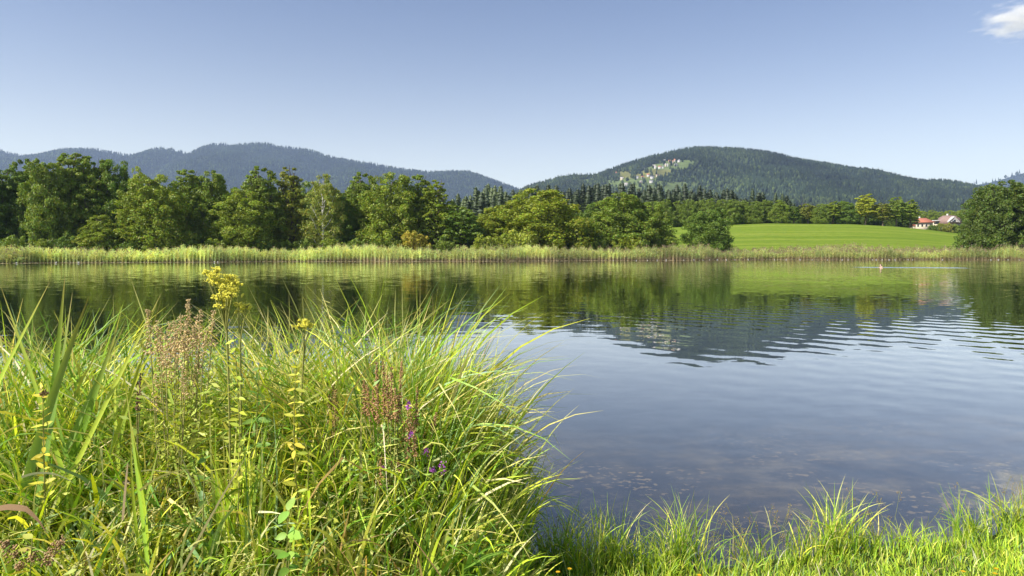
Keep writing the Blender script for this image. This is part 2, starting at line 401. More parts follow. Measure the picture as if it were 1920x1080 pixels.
class Hill:
    def __init__(s, prof, Yr, front, back, rough, seed, x_ext, drop=14):
        a = np.array(prof, float); s.Yr = Yr; s.front = front; s.back = back; s.rough = rough; s.seed = seed
        s.px = (a[:, 0] - 960) / F * Yr; s.pz = H + (HZ - a[:, 1]) / F * Yr - drop; s.x_ext = x_ext
    def z(s, X, Y):
        rz = np.interp(X, s.px, s.pz)
        k = 25.0; rz = (rz * 2 + np.interp(X - k, s.px, s.pz) + np.interp(X + k, s.px, s.pz)) / 4
        d = Y - s.Yr
        t = np.where(d < 0, np.clip(1 + d / s.front, 0, 1), np.clip(1 - d / s.back, 0, 1))
        g = np.where(d < 0, 0.55 * t + 0.45 * t * t * (3 - 2 * t), t * t * (3 - 2 * t))
        ns = vnoise(X, Y * .6, s.rough, s.seed) + .5 * vnoise(X, Y, s.rough * .45, s.seed + 1)
        amp = np.minimum(rz, 500) * (.17 if s.Yr < 4000 else .40) * np.sin(np.pi * np.clip(t, 0, 1))
        return 15 + (rz - 15) * g + ns * amp - 30 * (t <= 0)

right_prof = [(900, 400), (940, 372), (970, 358), (992, 348), (1017, 340), (1045, 332), (1070, 326), (1100, 328), (1120, 326), (1155, 313), (1185, 303), (1212, 295), (1260, 283),
              (1290, 277), (1317, 276), (1335, 279), (1370, 278), (1410, 281), (1440, 288), (1465, 295), (1502, 303), (1565, 313), (1602, 316), (1640, 331), (1690, 338),
              (1740, 348), (1777, 362), (1805, 369), (1850, 385), (1920, 410), (2000, 440)]
left_prof = [(-300, 300), (-150, 262), (-60, 268), (0, 282), (20, 288), (48, 293), (85, 290), (115, 283), (135, 279), (180, 280), (200, 283), (235, 290), (258, 291), (275, 284),
             (290, 278), (310, 277), (330, 281), (350, 288), (360, 289), (375, 278), (400, 270), (415, 269), (435, 273), (455, 270), (480, 268), (500, 268), (530, 275), (580, 280),
             (600, 287), (630, 295), (665, 302), (705, 308), (755, 317), (805, 323), (855, 321), (880, 324), (917, 335), (955, 348), (990, 362), (1050, 400), (1100, 440)]
far_prof = [(1700, 440), (1740, 380), (1775, 361), (1810, 351), (1835, 345), (1870, 338), (1900, 329), (1920, 322), (1980, 312), (2100, 302), (2300, 312), (2500, 430)]
HR = Hill(right_prof, 3500, 1700, 1400, 260, 11, None)
HL = Hill(left_prof, 6600, 2600, 2000, 420, 23, None, 12)
HF = Hill(far_prof, 8200, 2600, 1800, 700, 31, None, 0)

# meadow clearings on the right hill, outlined as seen
CLEAR = [[(1225, 340), (1190, 336), (1185, 330), (1200, 322), (1215, 313), (1240, 311), (1255, 316), (1262, 324), (1245, 332)],
         [(1205, 318), (1228, 308), (1262, 304), (1300, 306), (1305, 312), (1270, 320), (1215, 322)],
         [(1236, 308), (1245, 302), (1300, 300), (1305, 308)],
         [(1130, 352), (1140, 338), (1175, 334), (1215, 336), (1245, 340), (1300, 342), (1320, 352), (1290, 362), (1140, 362)],
         [(1155, 330), (1160, 322), (1180, 320), (1190, 330), (1175, 338)],
         [(1497, 386), (1502, 374), (1505, 364), (1509, 374), (1526, 384), (1520, 388)],
         [(1085, 338), (1110, 334), (1118, 340), (1100, 346)]]
def in_poly(x, y, poly):
    ins = np.zeros(x.shape, bool); n = len(poly)
    for i in range(n):
        x1, y1 = poly[i]; x2, y2 = poly[(i + 1) % n]
        c_ = ((y1 > y) != (y2 > y)) & (x < (x2 - x1) * (y - y1) / (y2 - y1 + 1e-9) + x1)
        ins ^= c_
    return ins
def to_px(X, Y, Z): return 960 + F * X / Y, HZ - F * (Z - H) / Y
def clear_mask(X, Y, Z):
    px, py = to_px(X, Y, Z); px = px + 3 * np.sin(py * .8); m = np.zeros(px.shape, bool)
    for p_ in CLEAR: m |= in_poly(px, py, p_)
    return m

hm, t = new_mat('hill_ground')
geo = N(t, 'ShaderNodeNewGeometry'); at = N(t, 'ShaderNodeAttribute', attribute_name='col')
nz = N(t, 'ShaderNodeTexNoise'); nz.inputs['Scale'].default_value = .02; nz.inputs['Detail'].default_value = 8; t.links.new(geo.outputs['Position'], nz.inputs['Vector'])
c = mixc(t, 'MULTIPLY', 1.0, at.outputs['Color'], ramp(t, nz.outputs[0], [(.35, (.7, .7, .7)), (.65, (1.2, 1.2, 1.1))]))
b = N(t, 'ShaderNodeBsdfDiffuse'); t.links.new(c, b.inputs[0]); o_ = N(t, 'ShaderNodeOutputMaterial'); t.links.new(b.outputs[0], o_.inputs[0])

def hill_mesh(name, Hh, nx, ny, has_clear=False):
    x0, x1 = Hh.px[0], Hh.px[-1]
    v, q = grid(np.linspace(x0, x1, nx), np.linspace(Hh.Yr - Hh.front * 1.02, Hh.Yr + Hh.back, ny), Hh.z)
    col = np.tile(np.array([.018, .027, .014]), (len(v), 1))
    if has_clear:
        m = clear_mask(v[:, 0], v[:, 1], v[:, 2]) & (v[:, 1] < Hh.Yr)
        col[m] = (.11, .145, .052)
        px, py = to_px(v[:, 0], v[:, 1], v[:, 2])
        col[m & (px > 1480)] = (.10, .085, .05)
        col[m & (px < 1262) & (py < 334) & (py > 318)] = (.15, .15, .05)
    tag(link(name, mesh(name, v, q, None, hm, col, True)), None, None, kind='structure')
hill_mesh('wooded_hill', HR, 420, 260, True)
hill_mesh('mountain_range', HL, 300, 120)
hill_mesh('distant_mountain', HF, 80, 30)

def cone_forest(name, Hh, n, hmin, hmax, sides, seed, label, ylo, leafy=0.25, has_clear=False, cscale=1.0):
    r = np.random.default_rng(seed)
    X = r.uniform(Hh.px[0], Hh.px[-1], n); Y = Hh.Yr - Hh.front * ylo * r.random(n) ** .9 + r.uniform(0, 60, n)
    Z = Hh.z(X, Y); px, py = to_px(X, Y, Z)
    keep = (px > -120) & (px < 2040) & (Z > 17)
    if has_clear:
        m = clear_mask(X, Y, Z); keep &= (~m) | (r.random(n) < .08)
    X, Y, Z, py_ = X[keep], Y[keep], Z[keep], py[keep]; n = len(X)
    lf = (r.random(n) < leafy * (1 + 1.6 * (vnoise(X, Y, 170, seed + 5) > .12)))
    hh = r.uniform(hmin, hmax, n) * np.where(lf, .72, 1); rr = hh * np.where(lf, r.uniform(.28, .36, n), r.uniform(.15, .22, n))
    th = np.linspace(0, 2 * np.pi, sides, endpoint=False)[None, :] + r.uniform(0, 6, n)[:, None]
    rings = []
    # rings from the foot up: (height, radius) for firs and for broad crowns
    for (hc, rc, hl, rl) in ((.08, .75, .12, .6), (.16, 1.0, .45, 1.0), (.55, .52, .80, .72)):
        hk = np.where(lf, hl, hc) * hh; rk = np.where(lf, rl, rc) * rr
        jit = 1 + r.uniform(-.25, .25, (n, sides))
        rings.append(np.stack([X[:, None] + rk[:, None] * jit * np.cos(th), Y[:, None] + rk[:, None] * jit * np.sin(th),
                               (Z + hk)[:, None] + r.uniform(-.05, .05, (n, sides)) * hh[:, None]], -1))
    top = np.stack([X, Y, Z + hh], -1)[:, None, :]
    v = np.concatenate(rings + [top], 1); m_ = 3 * sides + 1
    j = np.arange(sides); j2 = (j + 1) % sides
    fq = np.concatenate([np.stack([j + k * sides, j2 + k * sides, j2 + (k + 1) * sides, j + (k + 1) * sides], -1) for k in range(2)])
    ft = np.stack([j + 2 * sides, j2 + 2 * sides, np.full(sides, 3 * sides)], -1)
    off = (np.arange(n) * m_)[:, None, None]
    base = np.where(lf[:, None], np.array([1.9, 1.8, 1.3]), np.array([.85, .92, .95])) * r.uniform(.62, 1.35, (n, 1)) * cscale
    pat = np.clip(1 + .9 * vnoise(X, Y * .5, 260, seed + 9) + .7 * vnoise(X, Y, 90, seed + 10), .4, 2)
    base = base * pat[:, None]
    me = mesh(name, v.reshape(-1, 3), (fq[None] + off).reshape(-1, 4), (ft[None] + off).reshape(-1, 3), M_forest, np.repeat(base, m_, axis=0))
    tag(link(name, me), label, 'forest', kind='stuff')
cone_forest('hill_forest', HR, 46000, 15, 27, 5, 3, 'dense mixed forest covering the dark green hill on the right behind the field', .78, .22, True)
cone_forest('mountain_forest', HL, 42000, 20, 38, 4, 4, 'hazy blue-green forest covering the long mountain range on the left', .8, .2, False, .95)
cone_forest('far_forest', HF, 2500, 40, 70, 4, 5, 'pale blue forest on the far mountain at the right edge', .7, .2, False)

def hill_hit(Hh, px, py):
    Y = np.linspace(Hh.Yr - Hh.front, Hh.Yr, 1500); X = (px - 960) / F * Y; Z = H + (HZ - py) / F * Y
    d = Z - Hh.z(X, Y); k = np.where(d < 0)[0]
    k = k[0] if len(k) else len(Y) - 1
    return float(X[k]), float(Y[k]), float(Hh.z(X[k], Y[k]))
#PART2
# ------------------------------------------------------------------ trees
def rdir(r, n, zb=0.0):
    d = r.normal(size=(n, 3)); d[:, 2] += zb; return norm(d)

def make_broadleaf(name, seed, ht, R, nlobe, ncl, nleaf, leaf, foot=.06, power=.5, lean=.5, mat=None, bark=None, droop=0.0, flat=.78, shade=(1, 1, 1), interior=.22, crown_open=0.0):
    """A tapered trunk with limbs, and a crown of leaf clumps gathered in lobes. Returns an Empty that parents trunk and crown."""
    global rng
    r = np.random.default_rng(seed)
    env = lambda h: R * np.clip(np.minimum(1.0, ((h - foot) / .22 + .25)), 0, 1) * np.clip(1 - ((h - .30) / .72).clip(0, 1) ** 2.0, 0, 1) ** power
    na_, nh_ = 7, 9; LN = r.random((na_, nh_)) * .50 + .72
    def lump(a_, h_):
        u = (a_ / 6.2832 * na_) % na_; i = int(u); f = u - i; v = min(max(h_, 0), .999) * (nh_ - 1); j = int(v); g = v - j; f = f * f * (3 - 2 * f); g = g * g * (3 - 2 * g)
        L_ = lambda x, y: LN[x % na_, min(y, nh_ - 1)]
        return (L_(i, j) * (1 - f) + L_(i + 1, j) * f) * (1 - g) + (L_(i, j + 1) * (1 - f) + L_(i + 1, j + 1) * f) * g
    lobes = []
    for k in range(nlobe):
        h = foot + .10 + (.84 - foot) * (k + .5) / nlobe + r.uniform(-.03, .03); a = k * 2.4 + r.uniform(-.5, .5)
        e = env(np.array(h)) * .62 * lump(a, h); lobes.append((np.array([e * math.cos(a), e * math.sin(a), h * ht]), R * .3))
    cl = []; hs_ = np.linspace(foot, .985, 200); W_ = env(hs_) + R * .10; W_ /= W_.sum()
    for k in range(ncl):
        h = r.choice(hs_, p=W_); a = r.uniform(0, 6.2832); e = env(np.array(h)) * lump(a, h) * r.uniform(.60, 1.02)
        s_ = R * r.uniform(.13, .23) * (1.12 - .45 * h)
        cl.append((np.array([e * math.cos(a), e * math.sin(a), h * ht - s_ * .3]), s_))
    mb = MB(); P_, N_, S_, Cc = [], [], [], []
    for p, s_ in cl:
        n = int(nleaf * r.uniform(.6, 1.3)); d = rdir(r, n, .35)
        q_ = p + d * np.array([s_, s_, s_ * flat]) * r.uniform(.55, 1.08, (n, 1))
        q_[:, 2] -= droop * r.random(n) * s_ * 1.5
        P_.append(q_); N_.append(d * .75 + np.array([0, 0, .28 - droop * .2]) + r.normal(size=(n, 3)) * .50)
        S_.append(leaf * r.uniform(.6, 1.25, n))
        Cc.append(np.array([1, 1, 1]) * r.uniform(.82, 1.16) * np.stack([r.uniform(.80, 1.25, n), r.uniform(.85, 1.18, n), r.uniform(.7, 1.2, n)], -1))
    n = int(ncl * nleaf * interior)
    h = r.uniform(foot + .05, .85, n); a = r.uniform(0, 6.28, n); e = env(h) * np.sqrt(r.random(n)) * .75
    P_.append(np.stack([e * np.cos(a), e * np.sin(a), h * ht], -1)); N_.append(r.normal(size=(n, 3))); S_.append(leaf * r.uniform(.9, 1.7, n)); Cc.append(np.ones((n, 3)) * .9)
    old = rng; rng = r
    leaf_quads(mb, np.concatenate(P_), np.concatenate(N_), np.concatenate(S_), np.concatenate(Cc) * np.array(shade), .7)
    rng = old
    crown = mb.build(name + '_crown', mat or M_leaf)
    tb = MB(); hts = np.linspace(0, .9, 8); dx = np.cumsum(r.uniform(-.02, .02, 8)) * ht * lean; dy = np.cumsum(r.uniform(-.02, .02, 8)) * ht * lean
    dx -= dx[0]; dy -= dy[0]
    tr = ht * (.019 if not droop else .010)
    tube(tb, np.stack([dx, dy, hts * ht - .4 * (hts == 0)], -1), tr * (1.15 - hts), 7)
    for c0, rad in lobes:
        h0 = max(.10, c0[2] / ht - .22); k = np.interp(h0, hts, dx), np.interp(h0, hts, dy)
        s0 = np.array([k[0], k[1], h0 * ht]); mid = s0 * .5 + c0 * .5 + np.array([0, 0, -.03 * ht])
        tube(tb, [s0, mid, c0, c0 + (c0 - s0) * .25], np.array([.5, .36, .2, .06]) * tr, 5)
        for i in range(3):
            e_ = c0 + rdir(r, 1, .3)[0] * rad * .9 * (1 - .6 * droop)
            tube(tb, [mid * .4 + c0 * .6, (mid + e_) / 2 + np.array([0, 0, .1]), e_], np.array([.2, .12, .03]) * tr, 4)
    return crown, tb.build(name + '_trunk', bark or M_bark, True)

def make_spruce(name, seed, ht, R, whorls=20, per=10, foot=.05, mat=None):
    r = np.random.default_rng(seed); mb = MB()
    for k in range(whorls):
        h = foot + (1 - foot) * (k / whorls) ** .92; L = R * (1 - h) ** .62 * r.uniform(.85, 1.12) + .25
        n = max(6, int(per * (1.5 - .6 * h)))
        for i in range(n):
            a = r.uniform(0, 6.28); l_ = L * r.uniform(.72, 1.12); m = 7
            tt = np.linspace(.08, 1, m); droop = -.30 * tt + .22 * tt ** 2.2
            rr = tt * l_
            c_ = np.stack([rr * math.cos(a), rr * math.sin(a), h * ht + droop * l_ + r.uniform(-.25, .25)], -1)
            wd = l_ * .30 * (1.15 - tt * .75) + .16
            s_ = np.array([-math.sin(a), math.cos(a), 0]); lo = np.array([0, 0, -1.0])
            c0 = np.repeat(c_, 2, 0); sg = np.tile([1, -1], m)[:, None]
            w2 = np.repeat(wd, 2)[:, None] * r.uniform(.6, 1.3, (2 * m, 1))
            tips = c0 + sg * s_ * w2 * 1.6 + lo * w2 * .75 + np.array([math.cos(a), math.sin(a), 0]) * w2 * .8
            b0 = c0 - np.array([math.cos(a), math.sin(a), 0]) * l_ * .07; b1 = c0 + np.array([math.cos(a), math.sin(a), 0]) * l_ * .07
            v_ = np.stack([b0, b1, tips], 1).reshape(-1, 3)
            mb.add(v_, None, np.arange(len(v_)).reshape(-1, 3), np.ones(3) * r.uniform(.7, 1.3))
    for k in range(14):      # dense inner boughs round the stem
        h0 = foot + (1 - foot) * k / 14; h1 = h0 - .05; ra = R * (1 - h0) ** .62 * .30 + .05; rb = R * (1 - h1) ** .62 * .75 + .15; th = np.arange(9) * 6.2832 / 9 + r.uniform(0, 1)
        va = np.stack([ra * np.cos(th), ra * np.sin(th), np.full(9, (h0 + .05) * ht)], -1); vb = np.stack([rb * np.cos(th) * r.uniform(.7, 1.2, 9), rb * np.sin(th) * r.uniform(.7, 1.2, 9), np.full(9, h1 * ht) + r.uniform(-.3, .3, 9)], -1)
        j = np.arange(9); mb.add(np.concatenate([va, vb]), np.stack([j, (j + 1) % 9, (j + 1) % 9 + 9, j + 9], -1), None, np.ones(3) * .85)
    mb.add(np.array([[.12, 0, ht * .9], [-.06, .1, ht * .9], [-.06, -.1, ht * .9], [0, 0, ht * 1.02]]), None, [(0, 1, 3), (1, 2, 3), (2, 0, 3)], (1, 1, 1))
    tb = MB(); tube(tb, [(0, 0, -.4), (0, 0, ht * .5), (0, 0, ht * .97)], [ht * .014, ht * .009, .04], 6)
    return mb.build(name + '_crown', mat or M_needle), tb.build(name + '_trunk', M_bark, True)

B = {}   # (crown mesh, trunk mesh, height, radius)
B['round1'] = (*make_broadleaf('round1', 1, 18, 6.6, 11, 230, 130, .36, .03), 18, 6.6)
B['round2'] = (*make_broadleaf('round2', 2, 18, 6.4, 10, 220, 130, .37, .03, power=.5), 18, 6.4)
B['round3'] = (*make_broadleaf('round3', 3, 18, 6.2, 12, 235, 125, .35, .02, power=.8), 18, 6.2)
B['tall1'] = (*make_broadleaf('tall1', 4, 21, 5.0, 12, 225, 125, .36, .04, power=.6, flat=.7), 21, 5.0)
B['tall2'] = (*make_broadleaf('tall2', 5, 21, 5.2, 12, 235, 120, .35, .05, power=.5, flat=.65), 21, 5.2)
B['narrow'] = (*make_broadleaf('narrow', 6, 20, 3.4, 12, 110, 95, .36, .08, power=.65, flat=.65), 20, 3.4)
B['stand'] = (*make_broadleaf('stand', 7, 14, 4.2, 8, 80, 95, .46, .30, power=.5, flat=.5), 14, 4.2)
B['stand2'] = (*make_broadleaf('stand2', 8, 14, 3.6, 7, 70, 95, .42, .22, power=.6, flat=.5), 14, 3.6)
B['birch'] = (*make_broadleaf('birch', 9, 20, 4.0, 11, 130, 100, .30, .14, power=.75, flat=.7, droop=.8, bark=M_birch, interior=.10), 20, 4.0)
B['bush1'] = (*make_broadleaf('bush1', 10, 4, 3.0, 6, 60, 80, .26, .0, power=.45), 4, 3.0)
B['bush2'] = (*make_broadleaf('bush2', 11, 4, 2.6, 5, 55, 75, .24, .0, power=.6), 4, 2.6)
B['spruce1'] = (*make_spruce('spruce1', 12, 26, 4.0), 26, 4.0)
B['spruce2'] = (*make_spruce('spruce2', 13, 26, 3.5, 22, 10), 26, 3.5)
B['spruce3'] = (*make_spruce('spruce3', 14, 26, 4.4, 18, 10, .1), 26, 4.4)

TREE_RNG = random.Random(5)
def place_tree(kind, name, X, Y, ztop, rad, label, cat, group, tint=(1, 1, 1), parts=True, zb=None):
    cr, tk, h0, r0 = B[kind]
    z0 = (gz(X, Y) if zb is None else zb) - .1
    root = thing(name, label, cat, (X, Y, z0), TREE_RNG.uniform(0, 6.28), group)
    sz = (ztop - z0) / h0; sx = rad / r0
    root.scale = (sx, sx, sz)
    root_c = link('crown', cr, root); root_c.color = (*tint, 1)
    link('trunk', tk, root)
    return root
def tree_at(kind, px, top, halfw, dY, label, tint=(1, 1, 1), name='broadleaf_tree', cat='tree', group='trees along the far shore', Yabs=None):
    Y = Yabs
    if Y is None:
        Y = 150.0
        for _ in range(6): Y = float(shore_far((px - 960) / F * Y)) + dY
    p_ = P(px, top, Y)
    return place_tree(kind, name, p_.x, Y, p_.z, halfw / F * Y, label, cat, group, tint)

G1 = (1.0, 1.0, 1.0); DK = (.74, .84, .9); YG = (1.40, 1.22, .95); BR = (1.2, 1.12, .9); OL = (1.25, 1.02, 1.15); LT = (1.9, 1.5, 1.2)
FRONT = [  # kind, centre px, top px, half width px, metres behind the waterline, label, tint
 ('tall1', -30, 318, 46, 22, 'dark tall broadleaf tree cut by the left edge of the picture', DK),
 ('tall2', 8, 316, 40, 24, 'broadleaf tree with ragged dark crown nearest the left edge', DK),
 ('tall1', 44, 293, 34, 26, 'tall dark alder with a pointed top, second tree from the left edge', DK),
 ('round2', 88, 296, 44, 21, 'full green tree with a rounded top just left of the tallest shoreline crown', G1),
 ('tall2', 134, 286, 50, 25, 'tallest tree of the left wood, broad green crown standing highest above the reeds', G1),
 ('tall1', 172, 288, 44, 24, 'tall broad tree right beside the highest crown of the left wood', G1),
 ('round1', 214, 299, 44, 23, 'large dark green tree left of the sparse grey birch top', DK),
 ('birch', 257, 306, 22, 30, 'sparse greyish birch top showing between full green trees on the left', (1.9, 1.7, 2.2)),
 ('round3', 188, 402, 44, 15, 'low bright green spreading tree standing in front of the left wood', BR),
 ('round1', 283, 326, 62, 18, 'wide bright green maple with spreading crown right of the low bright tree', BR),
 ('tall2', 352, 317, 42, 25, 'dark green round-topped tree behind the wide bright maple', G1),
 ('round2', 396, 318, 46, 24, 'broad tree with an even rounded top left of the gap in the left wood', G1),
 ('round3', 455, 352, 56, 17, 'lower leafy tree with layered boughs in front of the twin-topped tree', BR),
 ('tall1', 489, 310, 42, 24, 'twin-topped tall tree just left of the olive birch', G1),
 ('narrow', 543, 307, 34, 22, 'tall narrow olive-green birch with drooping twigs left of the white-stemmed birch', OL),
 ('birch', 606, 321, 40, 17, 'pale birch with a white trunk standing out from the middle of the wood', (1.5, 1.25, 1.9)),
 ('tall2', 640, 368, 32, 20, 'dark green tree filling the space right of the white-stemmed birch', DK),
 ('tall1', 680, 321, 38, 23, 'tall tree with a split dark top right of the pale birch', G1),
 ('round1', 736, 325, 56, 18, 'broad tree with strong layered branches and dark trunk in the middle of the wood', BR),
 ('tall2', 786, 327, 36, 22, 'green tree behind and right of the layered broad tree', G1),
 ('narrow', 818, 333, 36, 18, 'light green conical tree at the right end of the high wood', BR),
 ('stand2', 862, 378, 44, 17, 'dark low tree on thin bare stems beside the conical tree', DK),
 ('round3', 918, 388, 40, 24, 'yellow-green low tree left of the big pale green tree', YG),
 ('round1', 1012, 355, 82, 20, 'very wide pale yellow-green tree in the middle of the far shore', YG),
 ('round2', 948, 392, 30, 27, 'small yellow-green tree half hidden behind the very wide pale tree', YG),
 ('round3', 1112, 378, 30, 26, 'small dark tree squeezed between two wide rounded trees', DK),
 ('round2', 1166, 360, 62, 19, 'tall domed green tree right of the very wide pale tree', G1),
 ('round1', 1222, 378, 44, 17, 'round green tree at the left edge of the open field', G1),
 ('round2', 1328, 387, 43, 15, 'solitary rounded dark tree standing in front of the open green field', DK),
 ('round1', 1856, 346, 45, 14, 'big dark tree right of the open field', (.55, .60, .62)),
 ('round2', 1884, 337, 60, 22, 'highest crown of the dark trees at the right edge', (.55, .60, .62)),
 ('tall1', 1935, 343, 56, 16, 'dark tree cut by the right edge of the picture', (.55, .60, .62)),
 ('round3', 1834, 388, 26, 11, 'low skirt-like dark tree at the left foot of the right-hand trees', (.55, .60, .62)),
 ('round2', 1990, 350, 60, 20, 'dark tree beyond the right edge of the picture', (.55, .60, .62))]
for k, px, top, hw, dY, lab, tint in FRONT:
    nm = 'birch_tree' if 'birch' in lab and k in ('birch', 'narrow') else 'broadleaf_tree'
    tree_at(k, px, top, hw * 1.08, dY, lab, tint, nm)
SHORT = {-30: 'the tree cut by the left edge', 8: 'the ragged dark tree at the left edge', 44: 'the pointed alder', 88: 'the rounded tree left of the tallest crown', 134: 'the tallest tree of the left wood', 172: 'the tree right of the tallest crown',
         214: 'the tree left of the grey birch top', 257: 'the grey birch top', 283: 'the wide bright maple', 352: 'the round-topped tree behind the maple', 396: 'the evenly rounded tree', 455: 'the lower tree with layered boughs', 489: 'the twin-topped tree',
         543: 'the narrow olive birch', 606: 'the white-stemmed birch', 640: 'the dark tree beside the white-stemmed birch', 680: 'the split-topped tree', 736: 'the broad layered tree', 786: 'the tree right of the broad layered tree', 818: 'the light conical tree',
         862: 'the low tree on bare stems', 918: 'the low yellow-green tree', 1012: 'the very wide pale tree', 1112: 'the squeezed small dark tree', 1166: 'the domed green tree', 1222: 'the round tree at the field edge', 1326: 'the solitary tree before the field', 1838: 'the big dark tree right of the field', 1884: 'the highest right-edge tree', 1935: 'the dark tree cut by the right edge'}
def near_name(px): return SHORT[min(SHORT, key=lambda k: abs(k - px))]
# second row that closes the wood behind
for i in range(34):
    px = -60 + i * 29 + TREE_RNG.uniform(-8, 8)
    tp_ = np.interp(px, [-60, 120, 250, 420, 520, 700, 840, 930], [345, 320, 345, 345, 345, 352, 385, 408]) + TREE_RNG.uniform(-6, 14)
    tree_at(TREE_RNG.choice(['tall1', 'tall2', 'round1']), px, tp_, TREE_RNG.uniform(36, 46), TREE_RNG.uniform(34, 52),
            'dark tree in the second row behind ' + near_name(px), (.95, .98, .98), group='second row of the left wood')
for px, tp_, hw in ((1060, 392, 40), (1130, 398, 36), (1195, 396, 36), (1900, 380, 60), (1960, 376, 60), (1860, 392, 44)):
    tree_at('round2', px, tp_, hw, 34, 'dark tree half hidden behind ' + near_name(px), DK, group='half hidden shore trees')
# shrubs at the feet of the trees
SHR = [('bush1', 26, 440, 30, G1), ('bush2', 72, 446, 26, BR), ('bush1', 118, 442, 26, DK), ('bush2', 152, 444, 24, (1.6, 1.3, 1.3)), ('bush1', 196, 450, 26, G1), ('bush2', 243, 452, 22, DK), ('bush1', 290, 448, 28, BR),
       ('bush2', 318, 443, 26, (1.4, 1.25, 1.1)), ('bush1', 352, 450, 24, G1), ('bush1', 402, 446, 30, BR), ('bush2', 446, 464, 22, (1.5, 1.5, 1.0)), ('bush1', 492, 446, 26, DK), ('bush2', 530, 448, 24, G1), ('bush1', 566, 446, 26, G1),
       ('bush2', 622, 444, 26, BR), ('bush1', 668, 446, 28, G1), ('bush2', 690, 448, 22, G1), ('bush1', 722, 444, 26, BR), ('bush2', 776, 430, 32, (2.1, 1.35, 1.5)), ('bush1', 832, 446, 26, G1), ('bush2', 905, 438, 26, YG),
       ('bush1', 940, 436, 26, YG), ('bush1', 975, 430, 40, (2.1, 1.75, 2.0)), ('bush2', 1042, 448, 24, LT), ('bush1', 1090, 448, 22, YG), ('bush2', 1122, 446, 24, G1), ('bush1', 1182, 438, 32, YG),
       ('bush2', 1244, 446, 26, BR), ('bush1', 1304, 448, 14, G1), ('bush2', 1348, 448, 14, G1), ('bush1', 1812, 440, 30, DK), ('bush2', 1860, 446, 30, DK), ('bush1', 1910, 436, 26, G1)]
for k, px, top, hw, tint in SHR:
    lab = 'green shrub at the foot of ' + near_name(px); grp = 'shrubs behind the reeds'
    if px == 776: lab, grp = 'reddish brown shrub behind the reeds right of the layered broad tree', None
    elif px == 975: lab, grp = 'pale grey-green willow bush in front of the very wide pale tree', None
    elif px == 1182: lab, grp = 'yellow-green bush between the domed tree and the round tree at the field edge', None
    elif px == 1910: lab, grp = 'green bush under the dark trees at the right edge', None
    elif px == 318: lab, grp = 'light green rounded shrub under the dark tree right of the wide maple', None
    elif px == 152: lab, grp = 'pale green shrub left of the low bright spreading tree', None
    r_ = tree_at(k, px, top, hw, 12.0, lab, tint, 'shrub', 'shrub', grp)

# spruce row behind, from the middle to the field
SPX = list(np.arange(838, 1500, 7.5))
for i, px in enumerate(SPX):
    px = px + TREE_RNG.uniform(-4, 4)
    top = np.interp(px, [838, 900, 930, 960, 990, 1100, 1250, 1330, 1400, 1500], [372, 350, 346, 356, 352, 346, 347, 350, 362, 372]) + TREE_RNG.uniform(-6, 13)
    Y = TREE_RNG.uniform(372, 430)
    wide = px < 960
    tree_at(TREE_RNG.choice(['spruce1', 'spruce2', 'spruce3']), px, top, TREE_RNG.uniform(17, 23), 0,
            ('dark spruce rising behind ' + near_name(px) if px < 1250 else 'dark spruce of the right part of the row, behind the hedge-like trees') if px > 960 else 'dark conifer beyond the yellow-green trees at the end of the left wood',
            (.52, .56, .60) if not wide else (1.3, 1.25, 1.1), 'spruce_tree', 'tree', 'spruces behind the shore trees' if px > 960 else 'conifers beyond the left wood', Yabs=Y)
for px in np.arange(845, 1500, 15):
    px = px + TREE_RNG.uniform(-6, 6); top = np.interp(px, [838, 900, 960, 1250, 1400, 1500], [384, 362, 366, 362, 376, 384]) + TREE_RNG.uniform(-5, 8)
    tree_at(TREE_RNG.choice(['spruce1', 'spruce2', 'spruce3']), px, top, TREE_RNG.uniform(19, 25), 0, 'shorter spruce rising behind ' + near_name(px) if px < 1250 else 'shorter spruce standing before the right part of the spruce row', (.72, .76, .75), 'spruce_tree', 'tree', 'shorter spruces before the row', Yabs=TREE_RNG.uniform(345, 365))
for px, top, hw, Y, lab in ((912, 345, 16, 360, 'tall dark rounded conifer above the yellow-green trees, left of its pointed twin'), (940, 346, 14, 358, 'pointed dark conifer right of the tall rounded conifer'),
                            (1411, 352, 12, 350, 'lone dark spruce tip rising above the hedge behind the field'), (1454, 360, 12, 352, 'small spruce tip at the left end of the trees on the field crest'),
                            (1467, 361, 11, 356, 'spruce tip beside another at the left end of the field crest')):
    tree_at('spruce1', px, top, hw, 0, lab, (.8, .85, .9), 'spruce_tree', 'tree', None, Yabs=Y)
# round broadleaf row at the back of the field
for i, px in enumerate(np.arange(1228, 1450, 21)):
    tree_at(['round1', 'round2', 'round3'][i % 3], px, 373 + TREE_RNG.uniform(-3, 5), 19, 0, 'rounded green tree in the even hedge-like row behind the field, below the spruces',
            (.9, .92, .9), group='hedge-like row behind the field', Yabs=322 + TREE_RNG.uniform(0, 8))
CREST = [('round3', 1462, 374, 20, G1, 'bushy green tree at the left end of the field crest row'), ('stand2', 1488, 384, 15, DK, 'low dark tree second on the field crest'),
         ('stand', 1516, 381, 20, OL, 'olive tree with a pale slim trunk on the field crest'), ('round1', 1540, 382, 16, G1, 'small leafy tree between the olive tree and two light ones on the crest'),
         ('stand', 1561, 377, 18, BR, 'light green tree reaching low on the middle of the crest'), ('round2', 1586, 375, 19, DK, 'dark dense tree left of the tall light tree on the crest'),
         ('stand', 1622, 363, 23, (1.8, 1.45, 1.1), 'tallest light yellow-green tree on the field crest'), ('stand2', 1655, 376, 18, (1.1, .9, 1.0), 'brownish thin tree right of the tallest light crest tree'),
         ('stand', 1681, 368, 20, G1, 'tall green tree second from the right end of the crest'), ('stand', 1705, 374, 18, BR, 'open tree with visible pale stems at the right end of the crest row')]
